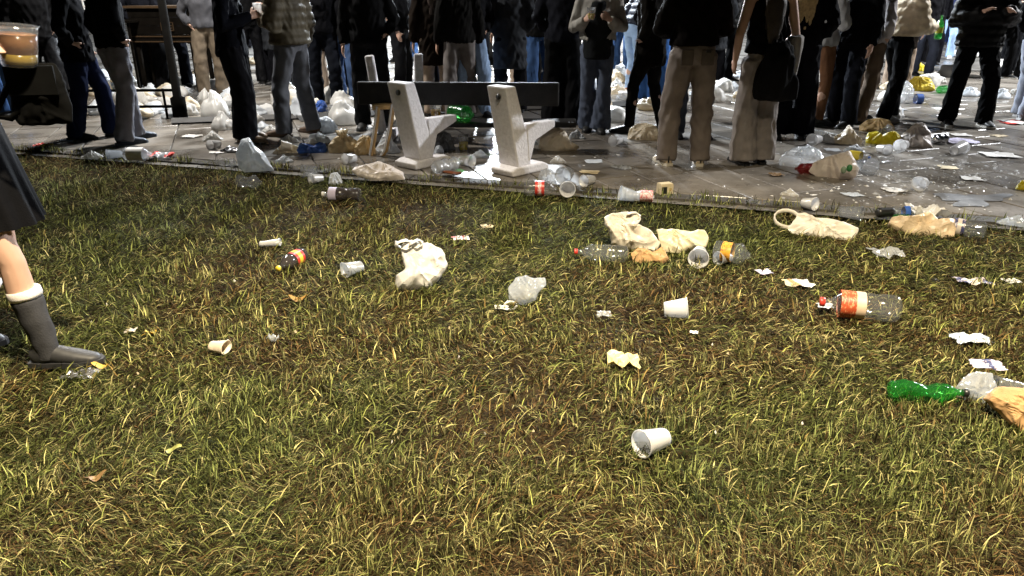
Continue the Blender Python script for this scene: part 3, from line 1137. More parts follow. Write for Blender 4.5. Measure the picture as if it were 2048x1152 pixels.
def bag(label, bb, m, shape='dome', seed=1, name='plastic_bag', cat='plastic bag', dr=.75, group=None, rz=None, gz=None, sink=.006, out=None, lean=None, pleat=(0, 0)):
    u0, v0, u1, v1 = bb
    rg = random.Random(seed)
    uc = (u0 + u1) / 2
    p = G(uc, v1, 0)
    z = ground_z(p) if gz is None else gz
    p = G(uc, v1, z)
    s_ = SC(p)
    e = elev(p)
    if lean is None:
        lean = .75 if shape in ('spread', 'long') else .4
    w = (u1 - u0) / s_
    kz = 1 / s_ / math.cos(lean - e)
    if out is None:
        fl = rg.choice((-1, 1))
        o2 = [((x * fl + rg.uniform(-.04, .04)) * w, (zz + rg.uniform(-.05, .05)) * (v1 - v0) * kz) for x, zz in SHAPES[shape]]
    else:
        o2 = [((u - uc) / s_, (v1 - v) * kz) for u, v in out]
    h = (v1 - v0) * kz
    T = min(w, h * 1.1) * dr * .42
    V, Ff = pillow(o2, T, seed, pleat=(pleat if pleat != (0, 0) else (rg.uniform(-.2, .2) * w, h * rg.uniform(.8, 1.1))))
    # lean back, then settle on the ground
    P = np.array(V)
    cl, sl = math.cos(lean), math.sin(lean)
    Y = P[:, 1] * cl + P[:, 2] * sl
    Z = P[:, 2] * cl - P[:, 1] * sl
    lo = -sink
    Z = np.where(Z < .02, lo + .02 + (Z - .02) * .12, Z)
    P = np.stack([P[:, 0], Y, Z - 0.0], 1)
    P[:, 2] -= P[:, 2].min() + sink
    o = obj(name, mesh(name, [(P.tolist(), Ff)], m, smooth=False))
    o.location = (p.x, p.y + T * .3, z)
    o.rotation_euler = (0, 0, math.atan2(-p.x, p.y) if rz is None else rz)
    tag(o, label, cat, group)
    return o


def handles(o, n=2, size=.055, seed=1):
    """slack carrier-bag loops at the top of a bag"""
    r = random.Random(seed)
    co = np.array([v.co for v in o.data.vertices])
    for k in range(n):
        top = co[np.argsort(-co[:, 2] + (.05 if k else -.05) * co[:, 0])[int(len(co) * .01)]]
        sg = -1 if k else 1
        w, dr_ = size * r.uniform(.8, 1.2), r.uniform(-.6, .2)
        pts = []
        for i in range(13):
            q = math.pi * 2 * i / 12
            pts.append(Vector((top[0] + sg * size * .5 + w * math.cos(q), top[1] - .012 + .02 * math.sin(q * 2), top[2] - .01 + w * .5 * math.sin(q) + dr_ * size * (math.cos(q) * sg + 1) * .5)))
        obj('handle', mesh('handle', [tube(pts, [(.020, .003)] * 13, 8, ref=(0, 1, 0))], o.data.materials[0]), o)


def orient(o, a, b):
    """origin at a, local z towards b"""
    d = (b - a).normalized()
    o.location = a
    o.rotation_mode = 'QUATERNION'
    q = Vector((0, 0, 1)).rotation_difference(d)
    o.rotation_quaternion = q


BPROF = [(.055, .235), (.10, .25), (.105, .31), (.12, .31), (.125, .25), (.15, .34), (.20, .60), (.26, .86), (.33, 1.0), (.36, 1.0), (.37, .955), (.55, .93), (.56, 1.0), (.63, .99), (.70, .93), (.77, 1.0), (.90, 1.0), (.955, .93), (.985, .72), (1.0, .45), (.98, .15), (.975, .0)]
SPROF = [(.05, .235), (.10, .25), (.105, .32), (.12, .32), (.125, .27), (.2, .45), (.30, .80), (.40, .98), (.5, 1.0), (.51, .96), (.70, .94), (.71, 1.0), (.93, 1.0), (.975, .88), (1.0, .5), (.98, 0.0)]


def bottle(label, cap, base, dia, m=None, lab=None, span=(.37, .55), capm=None, crush=0.0, seed=1, liquid=None, lspan=(.2, .96), name='plastic_bottle', cat='bottle', gz=None, prof=BPROF, group=None, lab2=None, flat=1.0, n=22, l2=(.3, .7)):
    m = m or CLEAR
    p0 = G((cap[0] + base[0]) / 2, max(cap[1], base[1]), 0)
    z = ground_z(p0) if gz is None else gz
    r = dia / 2 / SC(p0)
    a = G(cap[0], cap[1], z + r * .93)
    b = G(base[0], base[1], z + r * .93)
    ln = (b - a).length
    t = empty(name, a)
    orient(t, a, b)
    rg = np.random.default_rng(seed)

    def squash(V):
        P = np.array(V, float)
        if crush:
            rr = np.hypot(P[:, 0], P[:, 1]) / r
            c = crumple(P / r + 5, rg_fix(), .30, 7) + .45 * crumple(P / r + 9, rg_fix(), .9, 7)
            P[:, :2] *= (1 - crush * (.5 + .65 * c) * np.clip(rr * 1.3 - .3, 0, 1))[:, None]
            # a pinched flat stretch
            k = np.exp(-((P[:, 2] / ln - pin) / .16) ** 2)
            P[:, 0] *= 1 - crush * .8 * k
        if flat != 1.0:
            P[:, 0] *= flat
        return P.tolist()
    pin = rg.uniform(.45, .75)
    sd = int(rg.integers(1, 9999))
    rg_fix = lambda: np.random.default_rng(sd)
    prf = []
    for i in range(len(prof)):
        prf.append((prof[i][1] * r, prof[i][0] * ln))
        if i + 1 < len(prof):
            nn = int((prof[i + 1][0] - prof[i][0]) / (.018 if crush else .06))
            for q in range(1, nn):
                k = q / nn
                prf.append(((prof[i][1] * (1 - k) + prof[i + 1][1] * k) * r, (prof[i][0] * (1 - k) + prof[i + 1][0] * k) * ln))
    v, f = lathe(prf, n)
    obj('bottle_body', mesh('bottle_body', [(squash(v), f)], m), t)
    if capm:
        cr = .33 * r
        v, f = lathe([(0, 0), (cr, 0), (cr * 1.03, .004), (cr * 1.03, .06 * ln), (cr * .9, .062 * ln), (0, .062 * ln)], 18)
        obj('cap', mesh('cap', [(v, f)], capm), t)
    if lab:
        v, f = lathe([(r * 1.012, span[0] * ln + (span[1] - span[0]) * ln * k / 5) for k in range(6)], n)
        lo = obj('label_band', mesh('label_band', [(squash(v), f)], lab), t)
        if lab2:
            a0, a1 = span[0] + (span[1] - span[0]) * l2[0], span[0] + (span[1] - span[0]) * l2[1]
            v, f = lathe([(r * 1.022, (a0 + (a1 - a0) * k / 3) * ln) for k in range(4)], n)
            obj('label_print', mesh('label_print', [(squash(v), f)], lab2), lo)
    if liquid:
        pr = [(0, lspan[0] * ln)] + [(q[1] * r * .95, q[0] * ln) for q in prof if lspan[0] <= q[0] <= lspan[1]] + [(0, lspan[1] * ln)]
        v, f = lathe(pr, n)
        obj('drink', mesh('drink', [(squash(v), f)], liquid), t)
    tag(t, label, cat, group)
    return t


def cup_parts(t, R, rb, h, m, drink=None, level=.5, dent=0.0, seed=1, drink2=None):
    """local z: 0 at the base, h at the mouth"""
    w = .0012
    pr = [(0, .006), (rb * .8, .006), (rb * .86, 0), (rb * .95, 0), (rb, .004)]
    pr += [(rb + (R - rb) * k / 7, .004 + (h - .004) * k / 7) for k in range(1, 8)]
    pr += [(R - w, h), (R - w - (R - rb) * .3, h * .7), (rb - w + (R - rb) * .1, h * .15), (rb - w, .009), (0, .009)]
    rg = np.random.default_rng(seed)
    sd = int(rg.integers(1, 9999))

    def sq(V):
        P = np.array(V, float)
        if dent:
            c = crumple(P / R + 3, np.random.default_rng(sd), .45, 6)
            P[:, :2] *= (1 - dent * (.5 + .5 * c))[:, None]
            P[:, 0] *= 1 - dent * .9
        return P.tolist()
    v, f = lathe(pr, 28)
    obj('cup_wall', mesh('cup_wall', [(sq(v), f)], m), t)
    q = .0028
    v, f = lathe([(R, h - q), (R + q, h - q * .5), (R + q, h + q * .4), (R, h + q), (R - q * .6, h)], 28)
    obj('rim', mesh('rim', [(sq(v), f)], m), t)
    if drink:
        g = lambda z: rb + (R - rb) * z / h - .0022
        z1 = h * level
        v, f = lathe([(0, .010), (g(.01), .010), (g(z1 * .5), z1 * .5), (g(z1), z1), (0, z1)], 24)
        d = obj('drink', mesh('drink', [(sq(v), f)], drink), t)
        if drink2:
            v, f = lathe([(0, z1 + .0008), (g(z1), z1 + .0008), (g(h * .8), h * .8), (0, h * .8)], 24)
            obj('drink', mesh('drink', [(sq(v), f)], drink2), t)


def cup(label, mouth, base, dia, m=None, gz=None, ratio=1.2, dent=0.0, seed=1, group=None, name='plastic_cup', lift=0.0):
    """a cup lying on its side"""
    p0 = G(mouth[0], mouth[1], 0)
    z = ground_z(p0) if gz is None else gz
    R = dia / 2 / SC(p0)
    rb = R * .70
    a = G(base[0], base[1], z + rb + lift)
    b = G(mouth[0], mouth[1], z + R * .97 + lift)
    h = min(max((b - a).length, R * 2 * ratio * .8), R * 2 * ratio * 1.15)
    a = b + (a - b).normalized() * h
    t = empty(name, a)
    orient(t, a, b)
    cup_parts(t, R, rb, h, m or FROST, None, 0, dent, seed)
    tag(t, label, 'cup', group)
    return t


def cup_up(label, u, v, dia, hpx, m=None, drink=None, level=.5, gz=None, pos=None, group=None, s_=None, tilt=(0, 0), drink2=None):
    p = pos if pos is not None else G(u, v, 0 if gz is None else gz)
    if pos is None and gz is None:
        p = G(u, v, ground_z(p))
    s_ = s_ or SC(p)
    R = dia / 2 / s_
    t = empty('plastic_cup', p)
    t.rotation_euler = (tilt[0], tilt[1], 0)
    cup_parts(t, R, R * .72, hpx / s_, m or FROST, drink, level, 0, 1, drink2)
    tag(t, label, 'cup', group)
    return t


def scrap(label, bb, m, seed=1, name='wrapper', cat='wrapper', group=None, amp=1.0, mats=None, gz=None, nx=12, ny=9, ragged=.25):
    u0, v0, u1, v1 = bb
    p = G((u0 + u1) / 2, (v0 + v1) / 2, 0)
    z = ground_z(p) if gz is None else gz
    p = G((u0 + u1) / 2, (v0 + v1) / 2 + 1, z)
    s_ = SC(p)
    w = (u1 - u0) / s_
    e = elev(p)
    dp = min((v1 - v0) / s_ / math.sin(e) * .8, w * .9)
    hh = max((v1 - v0) / s_ * .45, .012) * amp
    r = np.random.default_rng(seed)
    X, Y = np.meshgrid(np.linspace(-.5, .5, nx), np.linspace(-.5, .5, ny), indexing='ij')
    P = np.stack([X.ravel(), Y.ravel(), np.zeros(nx * ny)], 1)
    c = crumple(P * 3 + r.normal(size=3) * 4, r, .6, 7)
    ed = np.maximum(np.abs(P[:, 0]), np.abs(P[:, 1])) * 2
    wob = sum(np.sin(P[:, 0] * r.normal() * 9 + P[:, 1] * r.normal() * 9 + r.uniform(0, 6)) for _ in range(4)) / 4
    P[:, :2] *= (1 + ragged * wob * ed)[:, None]
    zz = (c + 1) * .5 * hh
    a = r.uniform(-.25, .25)
    T = np.stack([P[:, 0] * w, P[:, 1] * dp, zz - zz.min() + .004], 1)
    nrm = .0012
    B2 = T - [0, 0, nrm]
    n = nx * ny
    Fq = []
    for i in range(nx - 1):
        for j in range(ny - 1):
            q = (i * ny + j, (i + 1) * ny + j, (i + 1) * ny + j + 1, i * ny + j + 1)
            Fq.append(q)
            Fq.append(tuple(k + n for k in q[::-1]))
    rim = [i * ny for i in range(nx)] + [(nx - 1) * ny + j for j in range(1, ny)] + [i * ny + ny - 1 for i in range(nx - 2, -1, -1)] + [j for j in range(ny - 2, 0, -1)]
    for k in range(len(rim)):
        a1, b1 = rim[k], rim[(k + 1) % len(rim)]
        Fq.append((a1, a1 + n, b1 + n, b1))
    me = mesh(name, [(np.concatenate([T, B2]).tolist(), Fq)], [m] + (mats or []), smooth=False)
    if mats:
        k = r.integers(0, len(mats) + 1, size=4)
        mi = []
        for pl in me.polygons:
            cx = pl.center[0] / w + .5
            mi.append(int(k[min(3, max(0, int(cx * 4)))]))
        me.polygons.foreach_set('material_index', mi)
    o = obj(name, me)
    o.location = (p.x, p.y, z)
    o.rotation_euler = (0, 0, r.uniform(-.3, .3))
    tag(o, label, cat, group)
    return o


def leaf(label, u, v, wpx, m, rz, seed=1, group=None, curl=.25):
    p = G(u, v, 0)
    z = ground_z(p)
    w = wpx / SC(p)
    V, Ff = [], []
    n = 9
    for i in range(n):
        k = i / (n - 1)
        hw = .30 * math.sin(math.pi * k ** .8) ** .8 + .015
        x = (k - .5) * w
        zc = curl * w * (2 * k - 1) ** 2 * .6
        for j, q in enumerate((-1, -.5, 0, .5, 1)):
            V.append((x, q * hw * w, zc + abs(q) * curl * w * .4 + .012 + .01 * math.sin(seed + 5 * k)))
    for i in range(n - 1):
        for j in range(4):
            Ff.append((i * 5 + j, (i + 1) * 5 + j, (i + 1) * 5 + j + 1, i * 5 + j + 1))
    nb = len(V)
    V += [(x, y, z_ - .0008) for x, y, z_ in V]
    Ff += [tuple(k + nb for k in f[::-1]) for f in Ff]
    t = obj('fallen_leaf', mesh('fallen_leaf', [(V, Ff)], m))
    t.location = (p.x, p.y, z + .004)
    t.rotation_euler = (0, 0, rz)
    obj('stalk', mesh('stalk', [tube([(-.5 * w, 0, curl * w * .6 + .012), (-.7 * w, .03 * w, .02), (-.85 * w, .06 * w, .016)], [.0012, .001, .001], 5)], m), t)
    tag(t, label, 'leaf', group)
    return t


def copy_tree(o, parent=None):
    c = o.copy()
    C.objects.link(c)
    c.parent = parent
    for ch in list(o.children):
        copy_tree(ch, c)
    return c


# ------------------------------------------------------------------ bench with concrete supports
def bench():
    pl, pr_ = G(842, 330, PZ), G(1034, 344, PZ)
    mid = (pl + pr_) / 2
    ax = (pr_ - pl).normalized()
    rz = math.atan2(ax.y, ax.x)
    t = empty('bench', mid, rz)
    gap = (pr_ - pl).length
    # one support in its own axes: x across, y to the front of the seat, z up
    def wedge(poly, x0, x1):
        n = len(poly)
        V = [(x0, y, z) for y, z in poly] + [(x1, y, z) for y, z in poly]
        Ff = [tuple(range(n))[::-1], tuple(range(n, 2 * n))] + [(i, (i + 1) % n, n + (i + 1) % n, n + i) for i in range(n)]
        return V, Ff
    W = .108
    post = wedge([(-.10, .07), (.06, .07), (.02, .30), (-.13, .735), (-.25, .735)], -W, W)
    for k, sx in enumerate((-gap / 2, gap / 2)):
        s_ = obj('support', None if False else mesh('support', [post], CONCRETE, smooth=False), t)
        bv = s_.modifiers.new('bevel', 'BEVEL')
        bv.width = .012
        bv.segments = 2
        s_.location = (sx, 0, 0)
        s_.rotation_euler = (0, 0, math.radians(-26 if k else -22))
        f = obj('foot', mesh('foot', [wedge([(-.18, 0), (.27, 0), (.27, .045), (.20, .075), (-.13, .075), (-.20, .055)], -.13, .13)], CONCRETE, smooth=False), s_)
        bv = f.modifiers.new('bevel', 'BEVEL')
        bv.width = .014
        bv.segments = 2
        b = obj('bracket', mesh('bracket', [wedge([(.0, .42), (.36, .41), (.36, .355), (.11, .27), (.05, .10), (.03, .10)], .03, .112)], CONCRETE, smooth=False), s_)
        bv = b.modifiers.new('bevel', 'BEVEL')
        bv.width = .008
        bv.segments = 2
        h = obj('bolt_hole', mesh('bolt_hole', [tube([(0.02, -.247, .655), (.02, -.2355, .655)], [.024, .024], 16, ref=(1, 0, 0))], BLACKPL), s_)
    # planks
    def plank(a, b, th, hgt, nm):
        d = (b - a)
        o = obj(nm, mesh(nm, [box(0, 0, 0, d.length, th, hgt)], PLANKMAT, smooth=False), None)
        o.location = (a + b) / 2
        o.rotation_euler = (0, -math.atan2(d.z, math.hypot(d.x, d.y)), math.atan2(d.y, d.x))
        bv = o.modifiers.new('bevel', 'BEVEL')
        bv.width = .008
        m4 = o.matrix_basis.copy() if False else None
        return o
    yb, ys = 6.92, 7.22
    a, b = at_depth(716, 186, yb + .12), at_depth(1118, 189, yb - .12)
    o1 = plank(a, b, .04, .205, 'backrest_plank')
    a, b = at_depth(838, 246, ys + .1), at_depth(1152, 246, ys)
    o2 = plank(a, b, .26, .05, 'seat_plank')
    bpy.context.view_layer.update()
    inv = t.matrix_world.inverted()
    for o in (o1, o2):
        mw = o.matrix_basis.copy()
        o.parent = t
        o.matrix_parent_inverse = inv
    tag(t, 'park bench with two white concrete supports and dark planks, seen from behind', 'bench')
    return (a + b) / 2


seat_mid = bench()


def bench_far():
    # the neighbouring bench behind, only its two slim white uprights show over the black plank
    t = empty('bench', at_depth(790, 240, 7.75))
    t.location.z = PZ
    for u, v, tl in ((738, 110, -.11), (833, 107, .02)):
        p = at_depth(u, v, 7.75) - t.location
        V, Ff = box(0, 0, 0, .085, .08, p.z)
        s_ = obj('support', mesh('support', [(V, Ff)], CONCRETE, smooth=False), t)
        s_.location = (p.x - tl * p.z / 2 * 1.0 if False else p.x + abs(tl) * p.z / 2, 0, p.z / 2)
        s_.rotation_euler = (0, tl, 0)
        bv = s_.modifiers.new('bevel', 'BEVEL')
        bv.width = .012
        obj('foot', mesh('foot', [box(0, .05, -p.z / 2 + .035, .24, .4, .07)], CONCRETE, smooth=False), s_)
    pl = obj('seat_plank', mesh('seat_plank', [box(.05, .1, .43, .75, .34, .05)], PLANKMAT, smooth=False), t)
    tag(t, 'second bench behind, its two slim white uprights rising over the black plank', 'bench')


bench_far()


def arm_frame():
    # looped tan metal frame leaning by the left support
    y = 6.95
    P = [at_depth(u, v, y) for u, v in ((757, 212), (754, 240), (748, 280), (743, 308), (745, 326), (758, 322), (772, 300), (780, 262), (784, 230), (787, 208))]
    t = empty('looped_metal_frame', (P[4].x, y, PZ))
    loc = [p - t.location for p in P]
    obj('loop', mesh('loop', [tube(loc, [(.020, .024)] * len(loc), 8)], TANMETAL), t)
    obj('edge_strip', mesh('edge_strip', [tube([p + Vector((-.012, -.012, 0)) for p in loc], [(.012, .02)] * len(loc), 8)], WHITEMETAL), t)
    a, b = at_depth(745, 214, y) - t.location, at_depth(800, 214, y) - t.location
    obj('top_bar', mesh('top_bar', [tube([a, (a + b) / 2 + Vector((0, 0, .008)), b], [(.03, .022)] * 3, 8, ref=(0, 0, 1))], TANMETAL), t)
    tag(t, 'looped tan and white metal frame leaning beside the left bench support', 'metal frame')


arm_frame()


# low rail, step, stall and rack at the left
def low_rail():
    a, b = G(95, 240, PZ), G(362, 238, PZ)
    t = empty('low_rail_fence', a)
    d = b - a
    k = Vector((d.x, d.y, 0))
    for z in (.15, .34):
        obj('rail', mesh('rail', [tube([Vector((0, 0, z)), k * .5 + Vector((0, 0, z)), k * .97 + Vector((0, 0, z))], [.017] * 3, 8)], DARKMETAL), t)
    for q in (.0, .45, .90):
        obj('post', mesh('post', [tube([k * q, k * q + Vector((0, 0, .36))], [.015, .015], 8)], DARKMETAL), t)
    tag(t, 'low dark two-bar metal rail in front of the bright litter at left', 'fence')


low_rail()


def step():
    a, b, c = G(345, 247, PZ), G(900, 226, PZ), G(1345, 209, PZ)
    t = obj('step_edge', mesh('step_edge', [tube([a + Vector((0, 0, .02)), b + Vector((0, 0, .02)), c + Vector((0, 0, .02))], [(.09, .045)] * 3, 4, ref=(0, 1, 0))], mat('dark_step_stone', (.03, .026, .022), .6, .3, 6), smooth=False))
    tag(t, 'low dark stone edging running across the paving behind the bench', 'kerb')


step()


def stall():
    y = 11.2
    wood = mat('dark_stall_wood', (.005, .004, .003), .9, .3, 9, spec=.02)
    amber = mat('amber_trim', (.05, .03, .015), .8, .15, 12, spec=.1)
    a, b = at_depth(275, 17, y), at_depth(368, 86, y)
    t = empty('market_stall', ((a.x + b.x) / 2, y, PZ))
    w = b.x - a.x + .3
    zt, zb = a.z - PZ, b.z - PZ
    for i in range(4):
        hh = (zt - zb) / 4
        obj('front_board', mesh('front_board', [box(0, 0, zb + hh * (i + .5), w, .03, hh - .006)], wood, smooth=False), t)
    obj('counter', mesh('counter', [box(0, .32, zt + .02, w + .08, .74, .03)], amber, smooth=False), t)
    for z in (zb + .09, zb + .02):
        obj('trim_strip', mesh('trim_strip', [box(0, -.022, z, w, .012, .016)], amber, smooth=False), t)
    for sx in (-1, 1):
        for sy in (.04, .6):
            obj('leg', mesh('leg', [box(sx * (w / 2 - .05), sy, zt / 2, .05, .05, zt)], wood, smooth=False), t)
    p0, p1 = at_depth(322, 45, y - .02) - t.location, at_depth(348, 61, y - .02) - t.location
    fx, fz = (p0.x + p1.x) / 2, (p0.z + p1.z) / 2
    fw, fh = p1.x - p0.x, p0.z - p1.z
    pl = obj('sign_plate', mesh('sign_plate', [box(fx, -.024, fz, fw, .012, fh)], wood, smooth=False), t)
    for q in (-1, 1):
        obj('plate_edge', mesh('plate_edge', [box(fx, -.032, fz + q * fh / 2, fw, .006, .012)], amber, smooth=False), pl)
        obj('plate_edge', mesh('plate_edge', [box(fx + q * fw / 2, -.032, fz, .012, .006, fh)], amber, smooth=False), pl)
    for q in (-.2, .12):
        obj('plate_line', mesh('plate_line', [box(fx, -.032, fz + q * fh, fw * .8, .005, .014)], amber, smooth=False), pl)
    tag(t, 'dark wooden stall counter with amber trim and a small framed plate', 'stall')
    # white open crate standing on the stall's neighbour table
    y2 = 11.0
    a = at_depth(165, 40, y2)
    r = empty('folding_table', (a.x + .2, y2 + .2, PZ))
    obj('table_top', mesh('table_top', [box(0, 0, a.z - PZ - .02, 1.0, .6, .03)], wood, smooth=False), r)
    for sx in (-.45, .45):
        for sy in (-.25, .25):
            obj('leg', mesh('leg', [box(sx, sy, (a.z - PZ - .035) / 2, .03, .03, a.z - PZ - .035)], wood, smooth=False), r)
    tag(r, 'dark folding table carrying a white crate, left of the stall', 'table')
    c = empty('plastic_crate', (a.x + .2, y2 + .2, a.z - .005))
    for s1 in range(4):
        ang = s1 * math.pi / 2
        for zz in (.015, .1, .185, .27):
            V, Ff = box(0, -.17, zz, .36, .012, .022)
            o = obj('slat', mesh('slat', [(V, Ff)], WHITEMETAL, smooth=False), c)
            o.rotation_euler = (0, 0, ang)
        for xx in (-.16, -.05, .06, .15):
            V, Ff = box(xx, -.177, .14, .018, .008, .27)
            o = obj('upright', mesh('upright', [(V, Ff)], WHITEMETAL, smooth=False), c)
            o.rotation_euler = (0, 0, ang)
    tag(c, 'white slatted plastic crate on the dark table at top left', 'crate')
    # metal rack
    y3 = 12.4
    a, b = at_depth(-40, 22, y3), at_depth(92, 58, y3)
    r = empty('metal_rack', ((a.x + b.x) / 2, y3, PZ))
    w = b.x - a.x
    for z in (a.z - PZ, b.z - PZ, .35):
        sh = obj('shelf', mesh('shelf', [box(0, 0, z, w, .45, .025)], DARKMETAL, smooth=False), r)
        obj('shelf_edge', mesh('shelf_edge', [box(0, -.235, z + .003, w, .012, .03)], WHITEMETAL, smooth=False), sh)
    for sx in (-1, 1):
        for sy in (-1, 1):
            obj('upright', mesh('upright', [box(sx * (w / 2 + .02), sy * .22, .75, .035, .035, 1.5)], DARKMETAL, smooth=False), r)
    tag(r, 'dark metal shelf rack with pale shelf edges at top left', 'rack')
    for k, (u, wd, ht) in enumerate(((50, .14, .11), (66, .09, .15), (82, .08, .08))):
        p = at_depth(u, 58, y3 - .05)
        o = empty('cardboard_box', (p.x, y3 - .05, b.z + .0135))
        obj('box_body', mesh('box_body', [box(0, 0, ht / 2, wd, .16, ht)], PAPER, smooth=False), o)
        obj('flap', mesh('flap', [box(wd * .3, -.04, ht + .006, wd * .5, .1, .006)], PAPER, smooth=False), o)
        tag(o, ['white low box on the rack shelf, leftmost of three', 'tall narrow white box in the middle of the rack shelf', 'small white box at the right end of the rack shelf'][k], 'box')


stall()
# ------------------------------------------------------------------ litter on the lawn
cup('frosted cup lying alone in the foreground grass, open mouth towards the viewer', (1283, 888), (1330, 874), 53, ratio=1.15)
t = cup('squashed cream cup lying by itself at left on the lawn', (452, 694), (422, 692), 34, m=mat('cream_cup', (.72, .62, .48), .5, .08, 9, transl=.2), ratio=1.3, dent=.28, seed=4)
t = cup('white cup with faint red print lying right of centre on the lawn', (1374, 616), (1330, 619), 40, ratio=1.35, seed=2)
p = bpy.data.objects[t.name]
rr = .62 * 40 / 2 / SC(G(1350, 632, 0))
for k, zf in enumerate((.35, .5, .65)):     # faint printed strokes
    R0 = 20 / SC(G(1350, 632, 0))
    hh = R0 * 2 * 1.3
    rad = R0 * (.7 + .3 * zf) + .001
    V, Ff = [], []
    for j in range(5):
        w = math.radians(-20 + 18 * j)
        for z in (zf - .05, zf + .03):
            V.append((rad * math.cos(w), rad * math.sin(w), z * hh))
    Ff = [(2 * j, 2 * j + 2, 2 * j + 3, 2 * j + 1) for j in range(4)]
    obj('print', mesh('print', [(V, Ff)], mat('faded_red_print', (.7, .35, .3), .6, .2, 40)), t)
bottle('large clear soda bottle with orange-red label and red cap lying at right on the lawn', (1640, 603), (1802, 619), 54, lab=ORANGERED, span=(.24, .55), capm=RED, seed=3, lab2=mat('pale_tan_label', (.55, .42, .30), .5, .15, 20), l2=(.62, 1.0), crush=.04)
scrap('small blue-white torn tag by the red cap of the large bottle', (1634, 606, 1664, 624), GREYBAG, 5, 'paper_scrap', 'paper')
bag('clear crumpled plastic bag standing in the grass near the centre', (1016, 546, 1094, 608), FILM, 'neck', 6, dr=.8, out=[(1018, 595), (1016, 572), (1030, 552), (1050, 546), (1066, 552), (1090, 550), (1094, 565), (1078, 580), (1072, 598), (1045, 608)])
r = scrap('flattened red can end beside the clear crumpled bag', (989, 611, 1016, 624), RED, 8, 'crushed_can', 'can', mats=[WHITEMETAL])
g = G(1021, 619, 0)
V, Ff = [], []
n = 20
for i in range(n):
    w = 2 * math.pi * i / n
    for j in range(6):
        q = 2 * math.pi * j / 6
        V.append(((.030 + .006 * math.cos(q)) * math.cos(w), (.030 + .006 * math.cos(q)) * math.sin(w), .006 * math.sin(q) + .008 * math.sin(w)))
Ff = [(i * 6 + j, ((i + 1) % n) * 6 + j, ((i + 1) % n) * 6 + (j + 1) % 6, i * 6 + (j + 1) % 6) for i in range(n) for j in range(6)]
o = obj('cup_rim', mesh('cup_rim', [(V, Ff)], PAPER))
o.location = (g.x, g.y, .022)
tag(o, 'torn white ring lying against the flattened red can end', 'ring')
scrap('small silvery film scrap on the lawn left of the printed cup', (1194, 622, 1222, 636), FILM, 9, 'plastic_scrap', 'scrap')
scrap('pale yellow crumpled napkin lying in the middle of the lawn', (1214, 712, 1277, 743), mat('pale_yellow_napkin', (.74, .62, .30), .7, .1, 15), 17, 'napkin', 'napkin', amp=1.5)
_b = bag('large white plastic bag slumped open on the lawn left of centre', (790, 474, 896, 578), WHITEBAG, 'tall', 23, dr=.62, out=[(790, 575), (793, 545), (812, 533), (806, 506), (805, 485), (826, 475), (842, 482), (866, 484), (890, 500), (897, 530), (880, 555), (855, 577)])
handles(_b, 2, .036, 36)
bottle('dark cola bottle with yellow cap and red label on the left of the lawn', (555, 538), (606, 508), 32, lab=RED, span=(.52, .82), capm=YELLOW, liquid=COLA, lspan=(.2, .93), prof=SPROF, lab2=YELLOW)
cup('flattened clear cup lying on the lawn above the dark cola bottle', (560, 484), (520, 488), 22, ratio=2.2, dent=.3, seed=6)
cup('crumpled clear cup lying between the cola bottle and the large white bag', (690, 540), (722, 532), 34, m=FILM, ratio=1.5, dent=.25, seed=9)
scrap('thin clear film scrap standing in grass right of the squashed cream cup', (538, 668, 556, 696), FILM, 12, 'plastic_scrap', 'scrap', amp=1.6)
scrap('tiny pinkish paper scrap on the lawn left of the squashed cream cup', (252, 656, 272, 670), PINKBAG, 13, 'paper_scrap', 'paper')
scrap('flattened silver foil can lying at far left beside a yellow leaf', (132, 742, 194, 766), FOIL, 14, 'foil_wrapper', 'wrapper', amp=1.2)
leaf('yellow leaf lying against the silver foil can', 204, 747, 30, YELLOWLEAF, .3, 1)
leaf('tan curled leaf on the lawn above and right of the squashed cream cup', 598, 611, 36, DRYLEAF, .2, 2)
leaf('brown curled leaf in the lower left grass', 200, 968, 34, BROWNLEAF, .5, 3, curl=.08)
leaf('pale greenish leaf lying flat in the lower left grass', 352, 914, 34, mat('pale_leaf', (.30, .30, .08), .6, .2, 20), .1, 4, curl=.1)
leaf('small reddish leaf lying at the kerb below the bench', 905, 366, 38, mat('reddish_leaf', (.28, .10, .05), .6, .2, 20), .1, 6)
leaf('small orange leaf on the lawn between cream cup and pink scrap', 305, 679, 24, YELLOWLEAF, 1.0, 7)
scrap('small white and pink wrapper on the lawn right of the large white bag', (905, 472, 938, 483), PAPER, 21, mats=[PINKLABEL])
scrap('small tan wrapper on the lawn behind the white and pink one', (962, 449, 986, 461), CREAM, 22)
# group in the middle right
_b = bag('big crumpled white bag with tan stains beside the red-capped clear bottle', (1204, 420, 1322, 502), mat('stained_white_bag', (.66, .60, .50), .38, .2, 6, transl=.15, crinkle=.08), 'tall', 31, dr=.6, out=[(1222, 424), (1250, 420), (1275, 423), (1280, 436), (1268, 440), (1300, 455), (1320, 480), (1312, 497), (1275, 500), (1250, 495), (1222, 488), (1220, 470), (1207, 450), (1206, 432)])
handles(_b, 1, .036, 38)
bag('flat pale yellow-white bag right of the big stained bag', (1308, 452, 1416, 508), mat('yellowish_bag', (.68, .61, .42), .38, .12, 6, transl=.15, crinkle=.08), 'spread', 32, dr=.6, out=[(1310, 458), (1340, 456), (1380, 460), (1405, 453), (1415, 470), (1410, 490), (1380, 497), (1360, 507), (1330, 503), (1318, 485)])
bag('brown crumpled paper bag in front of the two pale bags', (1262, 489, 1336, 526), BROWNPAPER, 'long', 33, name='paper_bag', cat='paper bag', dr=.6)
bottle('clear bottle with red cap lying in front of the big stained bag', (1149, 503), (1257, 508), 33, capm=RED, seed=5)
cup('frosted cup seen straight into its mouth beside the orange-labelled bottle', (1397, 517), (1401, 496), 38, ratio=1.1)
